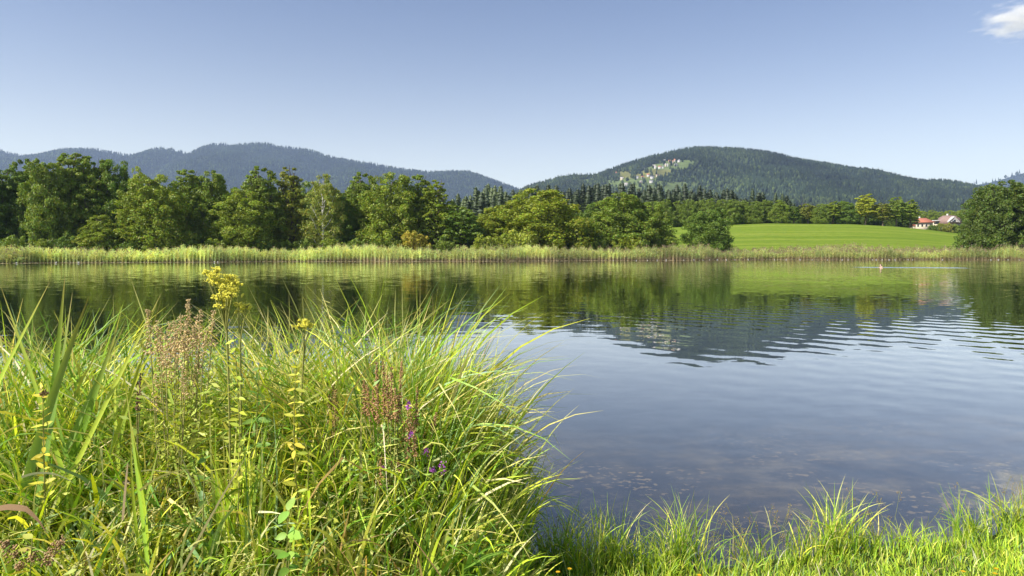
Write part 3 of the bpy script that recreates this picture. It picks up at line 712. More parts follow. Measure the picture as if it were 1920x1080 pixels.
for k, px, top, hw, tint, lab in CREST:
    tree_at(k, px, top, hw * 1.1, 0, lab, tint, group='trees on the field crest', Yabs=316 + TREE_RNG.uniform(0, 6))
for i, px in enumerate(np.arange(1450, 1712, 13)):
    tree_at('round3' if i % 2 else 'stand2', px, 390 + TREE_RNG.uniform(-5, 6), 15, 0, 'dark understorey tree behind the trees on the field crest', (.6, .7, .75), group='understorey behind the crest', Yabs=332 + TREE_RNG.uniform(0, 10))
# trees behind the two houses
for i, (px, top, hw) in enumerate([(1730, 396, 14), (1748, 392, 14), (1764, 396, 14), (1780, 394, 16), (1796, 392, 18), (1742, 404, 12), (1758, 406, 12), (1800, 400, 14), (1776, 402, 10), (1820, 398, 20)]):
    tree_at(['round1', 'round2', 'round3'][i % 3], px, top, hw, 0, 'hazy green tree behind the two houses right of the field', (1.15, 1.1, 1.2), group='trees behind the two houses', Yabs=470 + i * 3)
for i, (px, top, hw, tint) in enumerate([(1748, 421, 7, DK), (1757, 422, 6, DK), (1764, 418, 9, OL), (1776, 417, 9, (1.6, 1.2, 1.2)), (1788, 419, 9, G1), (1798, 421, 9, G1)]):
    tree_at('bush1', px, top, hw * 1.2, 0, ['dark garden bush right of the red-roofed house', 'dark round garden bush below the flat white annex', 'olive garden bush under the gabled house', 'brownish garden bush in front of the gabled house',
            'green garden bush before the right corner of the gabled house', 'green garden bush touching the big dark trees'][i], tint, 'shrub', 'shrub', None, Yabs=392.0)

# ------------------------------------------------------------------ houses
def plain(name, col, rough=.8):
    m, t = new_mat(name); b = N(t, 'ShaderNodeBsdfPrincipled'); b.inputs['Roughness'].default_value = rough
    geo = N(t, 'ShaderNodeNewGeometry'); nz = N(t, 'ShaderNodeTexNoise'); nz.inputs['Scale'].default_value = 1.3; nz.inputs['Detail'].default_value = 5
    t.links.new(geo.outputs['Position'], nz.inputs['Vector'])
    c = mixc(t, 'MULTIPLY', 1.0, col, ramp(t, nz.outputs[0], [(.3, (.82, .82, .82)), (.7, (1.05, 1.05, 1.05))]))
    t.links.new(c, b.inputs['Base Color']); o = N(t, 'ShaderNodeOutputMaterial'); t.links.new(b.outputs[0], o.inputs[0]); return m
W_white = plain('white_plaster', (.52, .50, .47)); W_cream = plain('cream_plaster', (.56, .49, .36)); W_pink = plain('salmon_plaster', (.50, .40, .33)); W_grey = plain('grey_wood', (.30, .28, .26))
R_red = plain('red_tiles', (.42, .15, .09)); R_orange = plain('orange_tiles', (.58, .22, .10)); R_grey = plain('grey_slate', (.22, .22, .24)); R_brown = plain('brown_shingle', (.26, .17, .14)); R_pale = plain('pale_roof', (.52, .46, .44))
M_glass = plain('window_glass', (.03, .04, .05), .15)
def gable_roof(w_, d_, z0, hr, over=.5):
    mb = MB(); a, b_ = w_ / 2 + over, d_ / 2 + over; th = .25
    v = [(-a, -b_, z0), (a, -b_, z0), (a, b_, z0), (-a, b_, z0), (-a, 0, z0 + hr), (a, 0, z0 + hr), (-a, -b_, z0 - th), (a, -b_, z0 - th), (a, b_, z0 - th), (-a, b_, z0 - th)]
    mb.add(v, [(0, 1, 5, 4), (2, 3, 4, 5), (6, 7, 1, 0), (8, 9, 3, 2), (9, 8, 7, 6)], [(3, 0, 4), (1, 2, 5), ], (1, 1, 1))
    mb.add([v[6], v[0], v[3], v[9], v[7], v[8], v[2], v[1]], [(0, 1, 2, 3), (4, 5, 6, 7)], None, (1, 1, 1))
    return mb
def hip_roof(w_, d_, z0, hr, over=.5, ridge=.4):
    mb = MB(); a, b_ = w_ / 2 + over, d_ / 2 + over; r_ = w_ * ridge / 2; th = .25
    v = [(-a, -b_, z0), (a, -b_, z0), (a, b_, z0), (-a, b_, z0), (-r_, 0, z0 + hr), (r_, 0, z0 + hr), (-a, -b_, z0 - th), (a, -b_, z0 - th), (a, b_, z0 - th), (-a, b_, z0 - th)]
    mb.add(v, [(0, 1, 5, 4), (2, 3, 4, 5), (6, 7, 1, 0), (7, 8, 2, 1), (8, 9, 3, 2), (9, 6, 0, 3), (9, 8, 7, 6)], [(3, 0, 4), (1, 2, 5)], (1, 1, 1))
    return mb
def windows(root, w_, d_, floors, n, z0=1.0, fh=2.8):
    for f in range(floors):
        for i in range(n):
            x = -w_ / 2 + w_ * (i + .5) / n; mb = MB(); box(mb, x - .55, x + .55, -d_ / 2 - .06, -d_ / 2 + .02, z0 + f * fh, z0 + f * fh + 1.4)
            link('window', mb.build('window', M_glass), root)
def house(loc, rz, w_, d_, hw_, wall, roof, label, kind='gable', hr=2.6, floors=2, n=3, group=None, below=3.0):
    root = thing('house', label, 'house', loc, rz, group)
    mb = MB(); box(mb, -w_ / 2, w_ / 2, -d_ / 2, d_ / 2, -below, hw_)
    if kind == 'gable': mb.add([(-w_ / 2, -d_ / 2, hw_), (-w_ / 2, d_ / 2, hw_), (-w_ / 2, 0, hw_ + hr * .9), (w_ / 2, -d_ / 2, hw_), (w_ / 2, d_ / 2, hw_), (w_ / 2, 0, hw_ + hr * .9)], None, [(1, 0, 2), (3, 4, 5)], (1, 1, 1))
    link('wall', mb.build('wall', wall), root)
    rf = (gable_roof if kind == 'gable' else hip_roof)(w_, d_, hw_ + .02, hr)
    ro = link('roof', rf.build('roof', roof), root)
    mb = MB(); box(mb, w_ * .18, w_ * .18 + .8, .3, 1.1, hw_ + hr * .5, hw_ + hr + .9); link('chimney', mb.build('chimney', W_white), ro)
    windows(root, w_, d_, floors, n)
    return root
HS = [  # px, py of the foot, width px, wall, roof, kind, label
 (1246, 304, 5, W_white, R_pale, 'gable', 'small white house highest on the hill, leftmost of the top row of houses'),
 (1256, 305, 6, W_pink, R_orange, 'gable', 'salmon house in the top row on the hill between two white houses'),
 (1261, 306, 4, W_cream, R_orange, 'gable', 'tiny cream house touching the salmon house in the top row'),
 (1265, 303, 4, W_pink, R_orange, 'gable', 'small orange-roofed house just left of the top right white house'),
 (1273, 304, 7, W_white, R_grey, 'hip', 'white house at the right end of the top row on the hill'),
 (1267, 311, 8, W_white, R_grey, 'hip', 'large white villa with dark window band below the top row'),
 (1248, 312, 4, W_cream, R_pale, 'gable', 'little cream cottage alone left of the large white villa'),
 (1252, 312, 3, W_white, R_pale, 'gable', 'tiny white shed right beside the little cream cottage'),
 (1226, 314, 8, W_white, R_pale, 'gable', 'long white house with a pale roof, left in the second row on the hill'),
 (1229, 316, 6, W_white, R_pale, 'hip', 'low white building in front of the long pale-roofed house'),
 (1237, 316, 8, W_white, R_red, 'gable', 'white house with reddish gable in the middle of the second row'),
 (1243, 316, 4, W_white, R_grey, 'gable', 'small white house at the right end of the second row'),
 (1206, 318, 5, W_white, R_grey, 'gable', 'small grey-roofed white house left of the second row'),
 (1187, 318, 9, W_pink, R_pale, 'gable', 'long low brownish farmhouse by the upper left forest edge'),
 (1158, 327, 9, W_grey, R_red, 'gable', 'dark house with a bright red roof on the left shoulder of the hill'),
 (1216, 331, 8, W_white, R_orange, 'gable', 'white house with an orange-red roof below the brown meadow'),
 (1205, 335, 6, W_white, R_red, 'gable', 'small white house with a red roof left of the orange-roofed one'),
 (1195, 335, 6, W_white, R_grey, 'gable', 'white house with a dark roof, leftmost of the lower village'),
 (1223, 335, 9, W_white, R_grey, 'gable', 'wide white house with a steep grey roof in the lower village'),
 (1233, 332, 8, W_cream, R_brown, 'gable', 'cream house with a brown roof at the right of the lower village'),
 (1166, 337, 8, W_cream, R_pale, 'gable', 'cream farmhouse with a pale roof on the lower left meadow'),
 (1221, 343, 9, W_white, R_grey, 'gable', 'dark-roofed house at the bottom edge of the village'),
 (1202, 344, 6, W_pink, R_pale, 'gable', 'pinkish house left of the dark-roofed house at the village bottom'),
 (1174, 348, 8, W_white, R_pale, 'gable', 'white house just above the spruce tips on the lower left'),
 (1115, 336, 5, W_cream, R_orange, 'gable', 'tiny cream house alone on the far left flank of the hill'),
 (1072, 344, 7, W_white, R_brown, 'gable', 'white house leftmost of all on the foot of the hill'),
 (1064, 345, 5, W_pink, R_brown, 'gable', 'little pinkish house next to the leftmost white house'),
 (1054, 343, 5, W_white, R_grey, 'gable', 'tiny grey-roofed house at the far left foot of the hill')]
for px, py, wpx, wa, ro, kd, lab in HS:
    X_, Y_, Z_ = hill_hit(HR, px, py); sc = Y_ / F; W_ = wpx * sc * .72
    house((X_, Y_, Z_ + 3.0), TREE_RNG.uniform(-.3, .3), W_, W_ * .7, max(4.5, 2.0 * sc), wa, ro, lab, kd, 2.3 * sc * .55 + 1.2, 2, max(2, int(wpx / 2)), 'village houses on the hill', below=9)

# the two nearer buildings right of the field
Yh = 440.0
pr = P(1733, 430, Yh)
root = thing('house', 'cream house with a bright red tiled hip roof right of the field crest', 'house', (pr.x, Yh, pr.z), R_(-12))
mb = MB(); box(mb, -6.2, 3.6, -4, 4, -2, 4.4); box(mb, -9.5, -6.2, -3.4, 3, -2, 2.4); link('wall', mb.build('wall', W_cream), root)
mb = hip_roof(10.6, 8.6, 4.4, 2.9, .7, .45); mb.v[0][:, 0] -= 1.3; link('roof', mb.build('roof', R_red), root)
mb = hip_roof(4.2, 7, 2.45, 1.4, .4, .3); mb.v[0][:, 0] -= 8.0; link('porch_roof', mb.build('porch_roof', R_red), root)
mb = MB(); box(mb, -3, -2.2, .2, 1, 6, 8.2); link('chimney', mb.build('chimney', W_white), root)
for x in (-5, -2.6, -.2, 2.2):
    mb = MB(); box(mb, x - .5, x + .5, -4.06, -3.98, 1.6, 3.1); link('window', mb.build('window', M_glass), root)
pr = P(1779, 427, Yh)
root = thing('house', 'white gabled house with brown mansard roof and white-trimmed dormer', 'house', (pr.x, Yh, pr.z), R_(-6))
mb = MB(); box(mb, -5.2, 5.2, -4.5, 4.5, -2, 3.0); link('wall', mb.build('wall', W_white), root)
mb = MB(); a = [(-6.2, -5.3, 2.4), (6.2, -5.3, 2.4), (6.2, 5.3, 2.4), (-6.2, 5.3, 2.4)]; b_ = [(-4.6, -3.2, 6.6), (4.6, -3.2, 6.6), (4.6, 3.2, 6.6), (-4.6, 3.2, 6.6)]; c_ = [(-3.4, 0, 7.9), (3.4, 0, 7.9)]
mb.add(a + b_ + c_, [(0, 1, 5, 4), (1, 2, 6, 5), (2, 3, 7, 6), (3, 0, 4, 7), (4, 5, 9, 8), (6, 7, 8, 9), (3, 2, 1, 0)], [(7, 4, 8), (5, 6, 9)], (1, 1, 1)); rf = link('roof', mb.build('roof', R_brown), root)
mb = MB(); box(mb, -1.0, -.1, .2, 1.0, 7, 9.0); link('chimney', mb.build('chimney', W_white), rf)
mb = MB(); mb.add([(-2.9, -6.2, 3.4), (2.9, -6.2, 3.4), (0, -6.2, 6.2), (-2.9, -3.0, 3.4), (2.9, -3.0, 3.4), (0, -3.0, 6.2)], [(0, 1, 4, 3)], [(0, 1, 2), (4, 3, 5)], (1, 1, 1)); dm = link('dormer', mb.build('dormer', W_grey), root)
mb = MB()
for s_ in (-1, 1):
    mb.add([(s_ * 3.5, -6.5, 3.0), (s_ * 3.5, -6.5, 3.65), (0, -6.5, 7.0), (0, -6.5, 6.35), (s_ * 3.5, -2.9, 3.0), (s_ * 3.5, -2.9, 3.65), (0, -2.9, 7.0), (0, -2.9, 6.35)], [(0, 1, 2, 3), (1, 5, 6, 2), (0, 3, 7, 4)], None, (1, 1, 1))
link('trim', mb.build('trim', W_white), dm)
mb = MB(); box(mb, -1.0, 1.0, -6.28, -6.18, 3.6, 4.8); link('window', mb.build('window', M_glass), dm)
for s_ in (-1, 1):
    mb = MB(); box(mb, s_ * 3.9 - .5, s_ * 3.9 + .5, -4.58, -4.48, .4, 1.9); link('window', mb.build('window', M_glass), root)
pr = P(1755, 424, Yh + 4)
root = thing('annex', 'low white flat-roofed annex between the red roof and the gabled house', 'building', (pr.x, Yh + 4, pr.z), R_(-6))
mb = MB(); box(mb, -3.1, 3.3, -3, 3, -3, 3.1); link('wall', mb.build('wall', W_cream), root)
mb = MB(); box(mb, -3.7, 3.5, -3.7, 3.5, 3.15, 3.7); link('roof', mb.build('roof', W_white), root)
mb = MB(); box(mb, -2.7, 3.0, -3.08, -2.98, 1.3, 2.8); link('window', mb.build('window', M_glass), root)
pr = P(1795, 426, Yh + 2)
root = thing('garage', 'small white dark-roofed extension right of the gabled house', 'building', (pr.x, Yh + 2, pr.z), R_(-6))
mb = MB(); box(mb, -2.4, 2.6, -2.5, 2.5, -3, 3.3); link('wall', mb.build('wall', W_white), root)
link('roof', hip_roof(5.2, 5, 3.32, .9, .4, .3).build('roof', R_grey), root)

# ------------------------------------------------------------------ reeds along the far shore
def reed_belt():
    r = np.random.default_rng(77); n = 52000
    px = r.uniform(-140, 2060, n); Yg = np.full(n, 150.0)
    for _ in range(5): Yg = shore_far((px - 960) / F * Yg)
    depth = np.interp(px, [0, 900, 1440, 1920], [10, 15, 20, 22])
    k = r.random(n) ** 1.3; Y = Yg + .3 + k * depth + .5 * np.sin(px * .9); X = (px - 960) / F * Y
    Z = terrain(X, Y) - .05
    hgt = np.interp(px, [0, 300, 700, 1000, 1440, 1700, 1920], [2.3, 2.35, 2.7, 2.9, 2.55, 2.9, 2.9]) * (1 + .16 * np.sin(px * .021) + .08 * np.sin(px * .11 + 1) + .10 * np.sin(px * .37)) * r.uniform(.72, 1.12, n)
    hgt *= (1 + .55 * vnoise(X, Y * 2, 5.0, 71) + .35 * vnoise(X, Y * 2, 1.4, 72)); hgt *= np.interp(px, [-140, 900, 1920], [.84, .88, .86])
    global rng; old = rng; rng = r
    # green part of the year's growth against last year's straw
    tone = vnoise(X, Y * 2, 6.0, 5)[:, None] + .5 * vnoise(X, Y * 3, 1.3, 6)[:, None]
    lf_ = np.interp(px, [0, 900, 1300, 1920], [1.22, 1.2, .95, .88])[:, None]; keepr = r.random(n) < .35 + 1.9 * (vnoise(X, Y, 2.2, 73) + .5); hgt = np.where(keepr, hgt, hgt * .35); green = lf_ * np.array([.43, .485, .160]) * (1 + .9 * tone) * r.uniform(.7, 1.3, (n, 1)); green[:, 0] *= r.uniform(.75, 1.25, n)
    straw = np.array([.38, .29, .16]) * r.uniform(.6, 1.25, (n, 1))
    dark = (px > 560)[:, None] * .0
    mb = MB(); az = r.uniform(0, 6.28, n)
    # stalk: straw below, green above
    t = np.array([0, .16, .34, 1.0]); sf = np.interp(px, [0, 700, 1000, 1500, 1920], [2.6, 1.5, 1.0, .9, 1.3]) * r.uniform(.6, 1.6, n); lx = np.cos(az) * hgt * .10; ly = np.sin(az) * hgt * .10; w_ = .032
    v = np.zeros((n, 4, 2, 3)); c = np.zeros((n, 4, 2, 3))
    for i, tt in enumerate(t):
        for s_ in (0, 1):
            v[:, i, s_, 0] = X + lx * tt * tt + (s_ * 2 - 1) * w_ * (1.1 - tt * .7); v[:, i, s_, 1] = Y + ly * tt * tt; v[:, i, s_, 2] = Z + hgt * tt
            c[:, i, s_] = np.where(sf[:, None] * t[i] < .33, straw, green)
    q0 = (np.arange(n) * 8)[:, None] + np.array([0, 2, 4])[None]; q = np.stack([q0, q0 + 1, q0 + 3, q0 + 2], -1).reshape(-1, 4)
    mb.add(v.reshape(-1, 3), q, None, c.reshape(-1, 3))
    # long leaves
    for k_ in range(5):
        a = r.uniform(0, 6.28, n); hh = hgt * r.uniform(.30, .93, n); L = r.uniform(.35, .8, n)
        p0 = np.stack([X, Y, Z + hh], -1); d = np.stack([np.cos(a), np.sin(a), r.uniform(.3, 1.3, n)], -1); d = norm(d) * L[:, None]
        s_ = np.stack([-np.sin(a), np.cos(a), np.zeros(n)], -1) * .035 + np.array([0, 0, .02])
        mid = p0 + d * .55; tip = p0 + d * np.array([1, 1, .72])
        vv = np.stack([p0 - s_ * .5, mid - s_, tip, mid + s_], 1).reshape(-1, 3)
        mb.add(vv, np.arange(n * 4).reshape(n, 4), None, np.repeat(green * r.uniform(.8, 1.25, (n, 1)), 4, 0))
    # plumes, denser to the right
    m = r.random(n) < np.interp(px, [0, 900, 1300, 1600, 1920], [.10, .12, .3, .5, .35]); k_ = m.sum()
    p0 = np.stack([X + lx, Y + ly, Z + hgt], -1)[m]; a = r.uniform(0, 6.28, k_); s_ = np.stack([np.cos(a), np.sin(a), np.zeros(k_)], -1) * .06
    vv = np.stack([p0 - np.array([0, 0, .05]), p0 + s_ + np.array([0, 0, .15]), p0 + s_ * 1.6 + np.array([0, 0, .38]), p0 - s_ + np.array([0, 0, .2])], 1).reshape(-1, 3)
    mb.add(vv, np.arange(k_ * 4).reshape(k_, 4), None, np.repeat(np.array([.25, .17, .12]) * r.uniform(.7, 1.4, (k_, 1)), 4, 0))
    rng = old
    tag(link('reeds', mb.build('reeds', M_reed)), 'belt of green reeds with straw-coloured feet along the whole far waterline', 'reeds', kind='stuff')
reed_belt()
def shore_mat():
    """floating pale reed litter in a thin line at the foot of the reeds"""
    r = np.random.default_rng(8); n = 5200; px = r.uniform(-100, 2020, n); Yg = np.full(n, 150.0)
    for _ in range(5): Yg = shore_far((px - 960) / F * Yg)
    Y = Yg - r.random(n) ** 2 * 2.2 + .2; X = (px - 960) / F * Y; mb = MB()
    pos = np.stack([X, Y, np.full(n, .012) + r.random(n) * .02], -1)
    nn = r.normal(size=(n, 3)) * .12 + np.array([0, 0, 1.0]); c = np.array([.42, .36, .22]) * r.uniform(.6, 1.3, (n, 1))
    leaf_quads(mb, pos, nn, r.uniform(.2, .5, n), c, .5)
    tag(link('reed_litter', mb.build('reed_litter', M_reed)), 'thin line of pale floating litter at the foot of the far reeds', 'litter', kind='stuff')
shore_mat()
# white blossoms (water lilies) afloat off the reeds
mb = MB()
for k in range(9):
    a = k * 2 * math.pi / 9; ca, sa = math.cos(a), math.sin(a)
    for rr, zz in ((.13, .10), (.08, .15)):
        mb.add([(0, 0, .03), (ca * rr * .6 - sa * .04, sa * rr * .6 + ca * .04, .06), (ca * rr, sa * rr, zz), (ca * rr * .6 + sa * .04, sa * rr * .6 - ca * .04, .06)], [(0, 1, 2, 3)], None, (.85, .85, .82))
lily_me = mb.build('lily_flower', M_petal)
for px in (1193, 1214, 1232, 1249, 1282, 1301, 1318, 1330, 1345, 1362, 1378, 1403, 1452, 1474, 1500, 1523, 1552, 1579, 1590, 1636, 1643, 1654, 1667, 1678, 1703, 1711, 1767, 1858, 1872, 1890, 1911, 31, 105, 147, 402, 408, 1150):
    Y = 150.0
    for _ in range(5): Y = float(shore_far((px - 960) / F * Y))
    Y -= TREE_RNG.uniform(.8, 4.0)
    o = link('water_lily', lily_me, None, ((px - 960) / F * Y, Y, 0.0)); s_ = TREE_RNG.uniform(.9, 1.7); o.scale = (s_, s_, s_); o.rotation_euler = (0, 0, TREE_RNG.uniform(0, 6))
    tag(o, 'tiny white blossom floating on the water just off the far reeds', 'flower', 'white blossoms off the far reeds')

# ------------------------------------------------------------------ swimmer
skin = plain('skin', (.56, .37, .29), .5); hairm = plain('hair', (.10, .05, .03), .6)
def skinned(name, pts, edges, radii, mat, parent, loc, rz):
    me = bpy.data.meshes.new(name); me.from_pydata(pts, edges, []); o = bpy.data.objects.new(name, me); C.objects.link(o)
    m = o.modifiers.new('s', 'SKIN'); m.use_smooth_shade = True
    for i, r_ in enumerate(radii): me.skin_vertices[0].data[i].radius = (r_, r_) if not isinstance(r_, tuple) else r_
    me.skin_vertices[0].data[0].use_root = True
    o.modifiers.new('b', 'SUBSURF').levels = 2; o.modifiers['b'].render_levels = 2
    dg = bpy.context.evaluated_depsgraph_get(); m2 = bpy.data.meshes.new_from_object(o.evaluated_get(dg)); o.modifiers.clear(); o.data = m2; m2.materials.clear(); m2.materials.append(mat)
    for p_ in m2.polygons: p_.use_smooth = True
    o.parent = parent; o.location = loc; o.rotation_euler = (0, 0, rz); return o
sw = thing('person', 'swimmer with brown hair, head and shoulders out of the lake, leaving a bright ripple', 'person', (SWX, SWY, 0), R_(12))
# x- is forward; the body trails just under the surface
pts = [(.50, 0, -.22), (.25, 0, -.12), (.04, 0, .0), (-.02, 0, .10), (-.06, 0, .20), (-.07, 0, .30), (-.06, 0, .36),
       (.02, .21, -.01), (-.25, .34, -.06), (-.52, .28, -.05), (.02, -.21, -.01), (-.25, -.34, -.06), (-.52, -.28, -.05), (.9, .12, -.32), (1.3, .2, -.38), (.9, -.12, -.32), (1.3, -.2, -.38), (-.17, 0, .22), (-.16, 0, .29)]
eds = [(0, 1), (1, 2), (2, 3), (3, 4), (4, 5), (5, 6), (2, 7), (7, 8), (8, 9), (2, 10), (10, 11), (11, 12), (0, 13), (13, 14), (0, 15), (15, 16), (4, 17), (5, 18)]
rad = [.15, .16, .12, .065, .085, .10, .075, .07, .05, .035, .07, .05, .035, .07, .045, .07, .045, .03, .03]
body = skinned('body', pts, eds, rad, skin, sw, (0, 0, 0), 0)
hair = skinned('hair', [(-.03, 0, .37), (.03, 0, .31), (.045, 0, .22), (.03, .07, .27), (.03, -.07, .27)], [(0, 1), (1, 2), (1, 3), (1, 4)], [.10, .10, .07, .06, .06], hairm, sw, (0, 0, 0), 0)

# ------------------------------------------------------------------ cloud
cm, t = new_mat('cloud'); tc = N(t, 'ShaderNodeTexCoord')
ln = vmath_ = None
def vm(t, op, a, b=None):
    n = t.nodes.new('ShaderNodeVectorMath'); n.operation = op; t.links.new(a, n.inputs[0])
    if b is not None: n.inputs[1].default_value = b
    return n
le = vm(t, 'LENGTH', tc.outputs['Object']).outputs['Value']
nz = N(t, 'ShaderNodeTexNoise'); nz.inputs['Scale'].default_value = 2.2; nz.inputs['Detail'].default_value = 5; nz.inputs['Roughness'].default_value = .6
mp = N(t, 'ShaderNodeMapping'); mp.inputs['Scale'].default_value = (1, 1, 1.6); t.links.new(tc.outputs['Object'], mp.inputs[0]); t.links.new(mp.outputs[0], nz.inputs['Vector'])
f = math_(t, 'SUBTRACT', math_(t, 'MULTIPLY', math_(t, 'SUBTRACT', 1.0, le), 1.35), math_(t, 'MULTIPLY', math_(t, 'SUBTRACT', nz.outputs[0], .36), 3.4))
f = math_(t, 'MULTIPLY', math_(t, 'MAXIMUM', f, 0.0), .0065)
pv = N(t, 'ShaderNodeVolumePrincipled'); pv.inputs['Color'].default_value = (.97, .97, .98, 1); pv.inputs['Anisotropy'].default_value = 0; t.links.new(f, pv.inputs['Density'])
o_ = N(t, 'ShaderNodeOutputMaterial'); t.links.new(pv.outputs[0], o_.inputs['Volume'])
def cloud(px, py, Y, sx, sy, sz, rot, label):
    bm = bmesh.new(); bmesh.ops.create_icosphere(bm, subdivisions=4, radius=1.0)
    me = bpy.data.meshes.new('cloud'); bm.to_mesh(me); bm.free(); me.materials.append(cm)
    o = link('cloud', me, None, P(px, py, Y)); o.scale = (sx, sy, sz); o.rotation_euler = rot; tag(o, label, 'cloud'); return o
cloud(1925, 36, 9000, 780, 500, 330, (0, R_(-6), 0), 'white wispy cloud at the top right corner of the sky')

# ------------------------------------------------------------------ haze
hz, t = new_mat('haze'); pv = N(t, 'ShaderNodeVolumePrincipled'); pv.inputs['Color'].default_value = (*HAZE_C, 1)
pv.inputs['Density'].default_value = HAZE_D; pv.inputs['Anisotropy'].default_value = .15
o_ = N(t, 'ShaderNodeOutputMaterial'); t.links.new(pv.outputs[0], o_.inputs['Volume'])
mb = MB(); box(mb, -9500, 9500, -3000, 15500, -60, 1180)
tag(link('haze', mb.build('haze', hz)), 'thin blue air over the whole valley', 'haze', kind='stuff')
#PART3
# ------------------------------------------------------------------ near bank
PAL = np.array([(.28, .45, .035), (.15, .29, .03), (.46, .60, .045), (.62, .67, .08), (.24, .37, .13), (.74, .68, .22), (.78, .71, .44), (.50, .36, .14)])
def pal(r, n, wts):
    w_ = np.array(wts, float); w_ /= w_.sum()
    return PAL[r.choice(len(PAL), n, p=w_)] * r.uniform(.72, 1.25, (n, 1)) * np.stack([r.uniform(.9, 1.1, n), np.ones(n), r.uniform(.8, 1.2, n)], -1)
OUT_X = [-60, 0, 120, 250, 400, 520, 600, 700, 790, 840, 880, 930, 970, 1010, 1100]
OUT_Y = [640, 630, 618, 630, 635, 620, 600, 575, 590, 640, 720, 830, 910, 970, 1030]
def top_z(X, Y): return H + (HZ - np.interp(960 + F * X / Y, OUT_X, OUT_Y)) / F * Y

def grass_fill(mb, n, wts, x0, x1, y0, y1, wd, f0, f1, bend, seed, ncl=90, maxang=None):
    r = np.random.default_rng(seed); global rng; old = rng; rng = r
    cx, cy = r.uniform(x0, x1, ncl), r.uniform(y0, y1, ncl); k = r.integers(0, ncl, n); s_ = r.uniform(.04, .16, ncl)
    X = cx[k] + r.normal(size=n) * s_[k]; Y = cy[k] + r.normal(size=n) * s_[k] * .8
    px = 960 + F * X / Y; ok = (px > -220) & (px < 985) & (Y > y0 - .1)
    X, Y, k = X[ok], Y[ok], k[ok]; n = len(X)
    Z = terrain(X, Y) - .02; hz_ = np.maximum(top_z(X, Y) - Z, .15)
    near = np.interp(Y, [2.7, 3.2, 3.9, 4.6], [.30, .55, .95, 1.0])
    hgt = hz_ * near * r.uniform(f0, f1, n)
    az = np.arctan2(r.normal(size=n), r.normal(size=n) + .35); be = r.uniform(*bend, n)
    caz = r.uniform(0, 6.28, ncl); az = np.where(r.random(n) < .45, caz[k] + r.normal(0, .5, n), az)
    ccol = pal(r, ncl, wts); col = np.where((r.random(n) < .5)[:, None], ccol[k], pal(r, n, wts))
    tip = np.where((r.random(n) < .3)[:, None], PAL[5] * r.uniform(.6, 1.1, (n, 1)), col * 1.15)
    blades(mb, np.stack([X, Y, Z], -1), hgt * (1 + be * .12), az, r.uniform(0, .28, n), be, r.uniform(*wd, n), col, tip, 8, kink=.2)
    rng = old

mb = MB()
grass_fill(mb, 6200, [5, 6, 4, 2.5, 4, 1.2, 1.0, .6], -4.4, .05, 2.85, 4.9, (.011, .028), .66, 1.20, (.2, 1.7), 101, 150)
grass_fill(mb, 4200, [3, 5, 5, 4, 2, 2.0, 1.8, 1.4], -3.6, .0, 2.75, 4.4, (.007, .016), .5, 1.05, (.4, 2.1), 102, 120)
grass_fill(mb, 420, [3, 2, 3, 1, 4, .6, .5, .2], -3.9, -.3, 3.1, 4.7, (.020, .036), .7, 1.15, (.1, 1.3), 103, 60)
# lower tangle of fine grass at the front
grass_fill(mb, 3600, [3, 4, 4, 2, 1, 1.5, 1.5, 1.2], -3.0, .1, 2.5, 3.6, (.005, .011), .35, .8, (.3, 2.2), 104, 160)
tag(link('tall_grass', mb.build('tall_grass', M_grass, True)), 'dense tangle of tall yellow-green bank grass filling the lower left', 'grass', kind='stuff')

def tussock(name, label, cat, px, Y, n, L, az, azs, lean, bend, wd, wts, seed, spread=.16, kink=.12, group=None, tipbrown=.35, floor=-.03):
    r = np.random.default_rng(seed); global rng; old = rng; rng = r
    X = (px - 960) / F * Y; z0 = gz(X, Y); mb = MB()
    rx = r.normal(0, spread, n); ry = r.normal(0, spread * .6, n)
    root = np.stack([rx, ry, np.full(n, floor)], -1)
    a = az + r.normal(0, azs, n) if azs < 3 else r.uniform(0, 6.28, n)
    c = pal(r, n, wts); tip = np.where((r.random(n) < tipbrown)[:, None], PAL[5] * r.uniform(.5, 1.1, (n, 1)), c * 1.1)
    blades(mb, root, r.uniform(*L, n), a, r.uniform(*lean, n), r.uniform(*bend, n), r.uniform(*wd, n), c, tip, 10, kink=kink)
    rng = old
    o = link(name, mb.build(name, M_grass, True), None, (X, Y, max(z0, -.12))); return tag(o, label, cat, group)
SEDGE = [3, 2.5, 3, 2.2, 2, 2.2, 1.6, .6]; GREEN = [5, 7, 2.5, .8, 4, .5, .4, .3]
tussock('sedge_tussock', 'big arching sedge tussock with blades drooping both ways, tallest growth of the middle', 'sedge', 668, 3.9, 680, (1.15, 1.72), 0, 9, (0, .2), (.9, 2.5), (.008, .018), SEDGE, 201, .20, .15)
tussock('sedge_tussock', 'pale yellow sedge tussock leaning left between the yellow flower heads', 'sedge', 600, 4.0, 420, (1.0, 1.65), 3.0, 1.0, (0, .3), (.5, 2.1), (.008, .018), SEDGE, 202, .18)
tussock('sedge_tussock', 'upright green sedge tussock right of the big arching one', 'sedge', 762, 3.9, 520, (1.0, 1.45), .6, 1.4, (0, .15), (.1, 1.0), (.009, .018), GREEN, 203, .15)
tussock('sedge_tussock', 'deep green sedge fan spreading over open water, right end of the tall growth', 'sedge', 828, 3.82, 480, (.75, 1.22), .5, 1.2, (0, .16), (.1, .95), (.009, .018), GREEN, 204, .13, .14, None, .5)
tussock('sedge_tussock', 'lower sedge clump with brown curled tips at the edge of the water', 'sedge', 905, 3.78, 300, (.45, .88), .1, 1.0, (0, .25), (.2, 1.3), (.007, .013), GREEN, 205, .10, .25, None, .7)
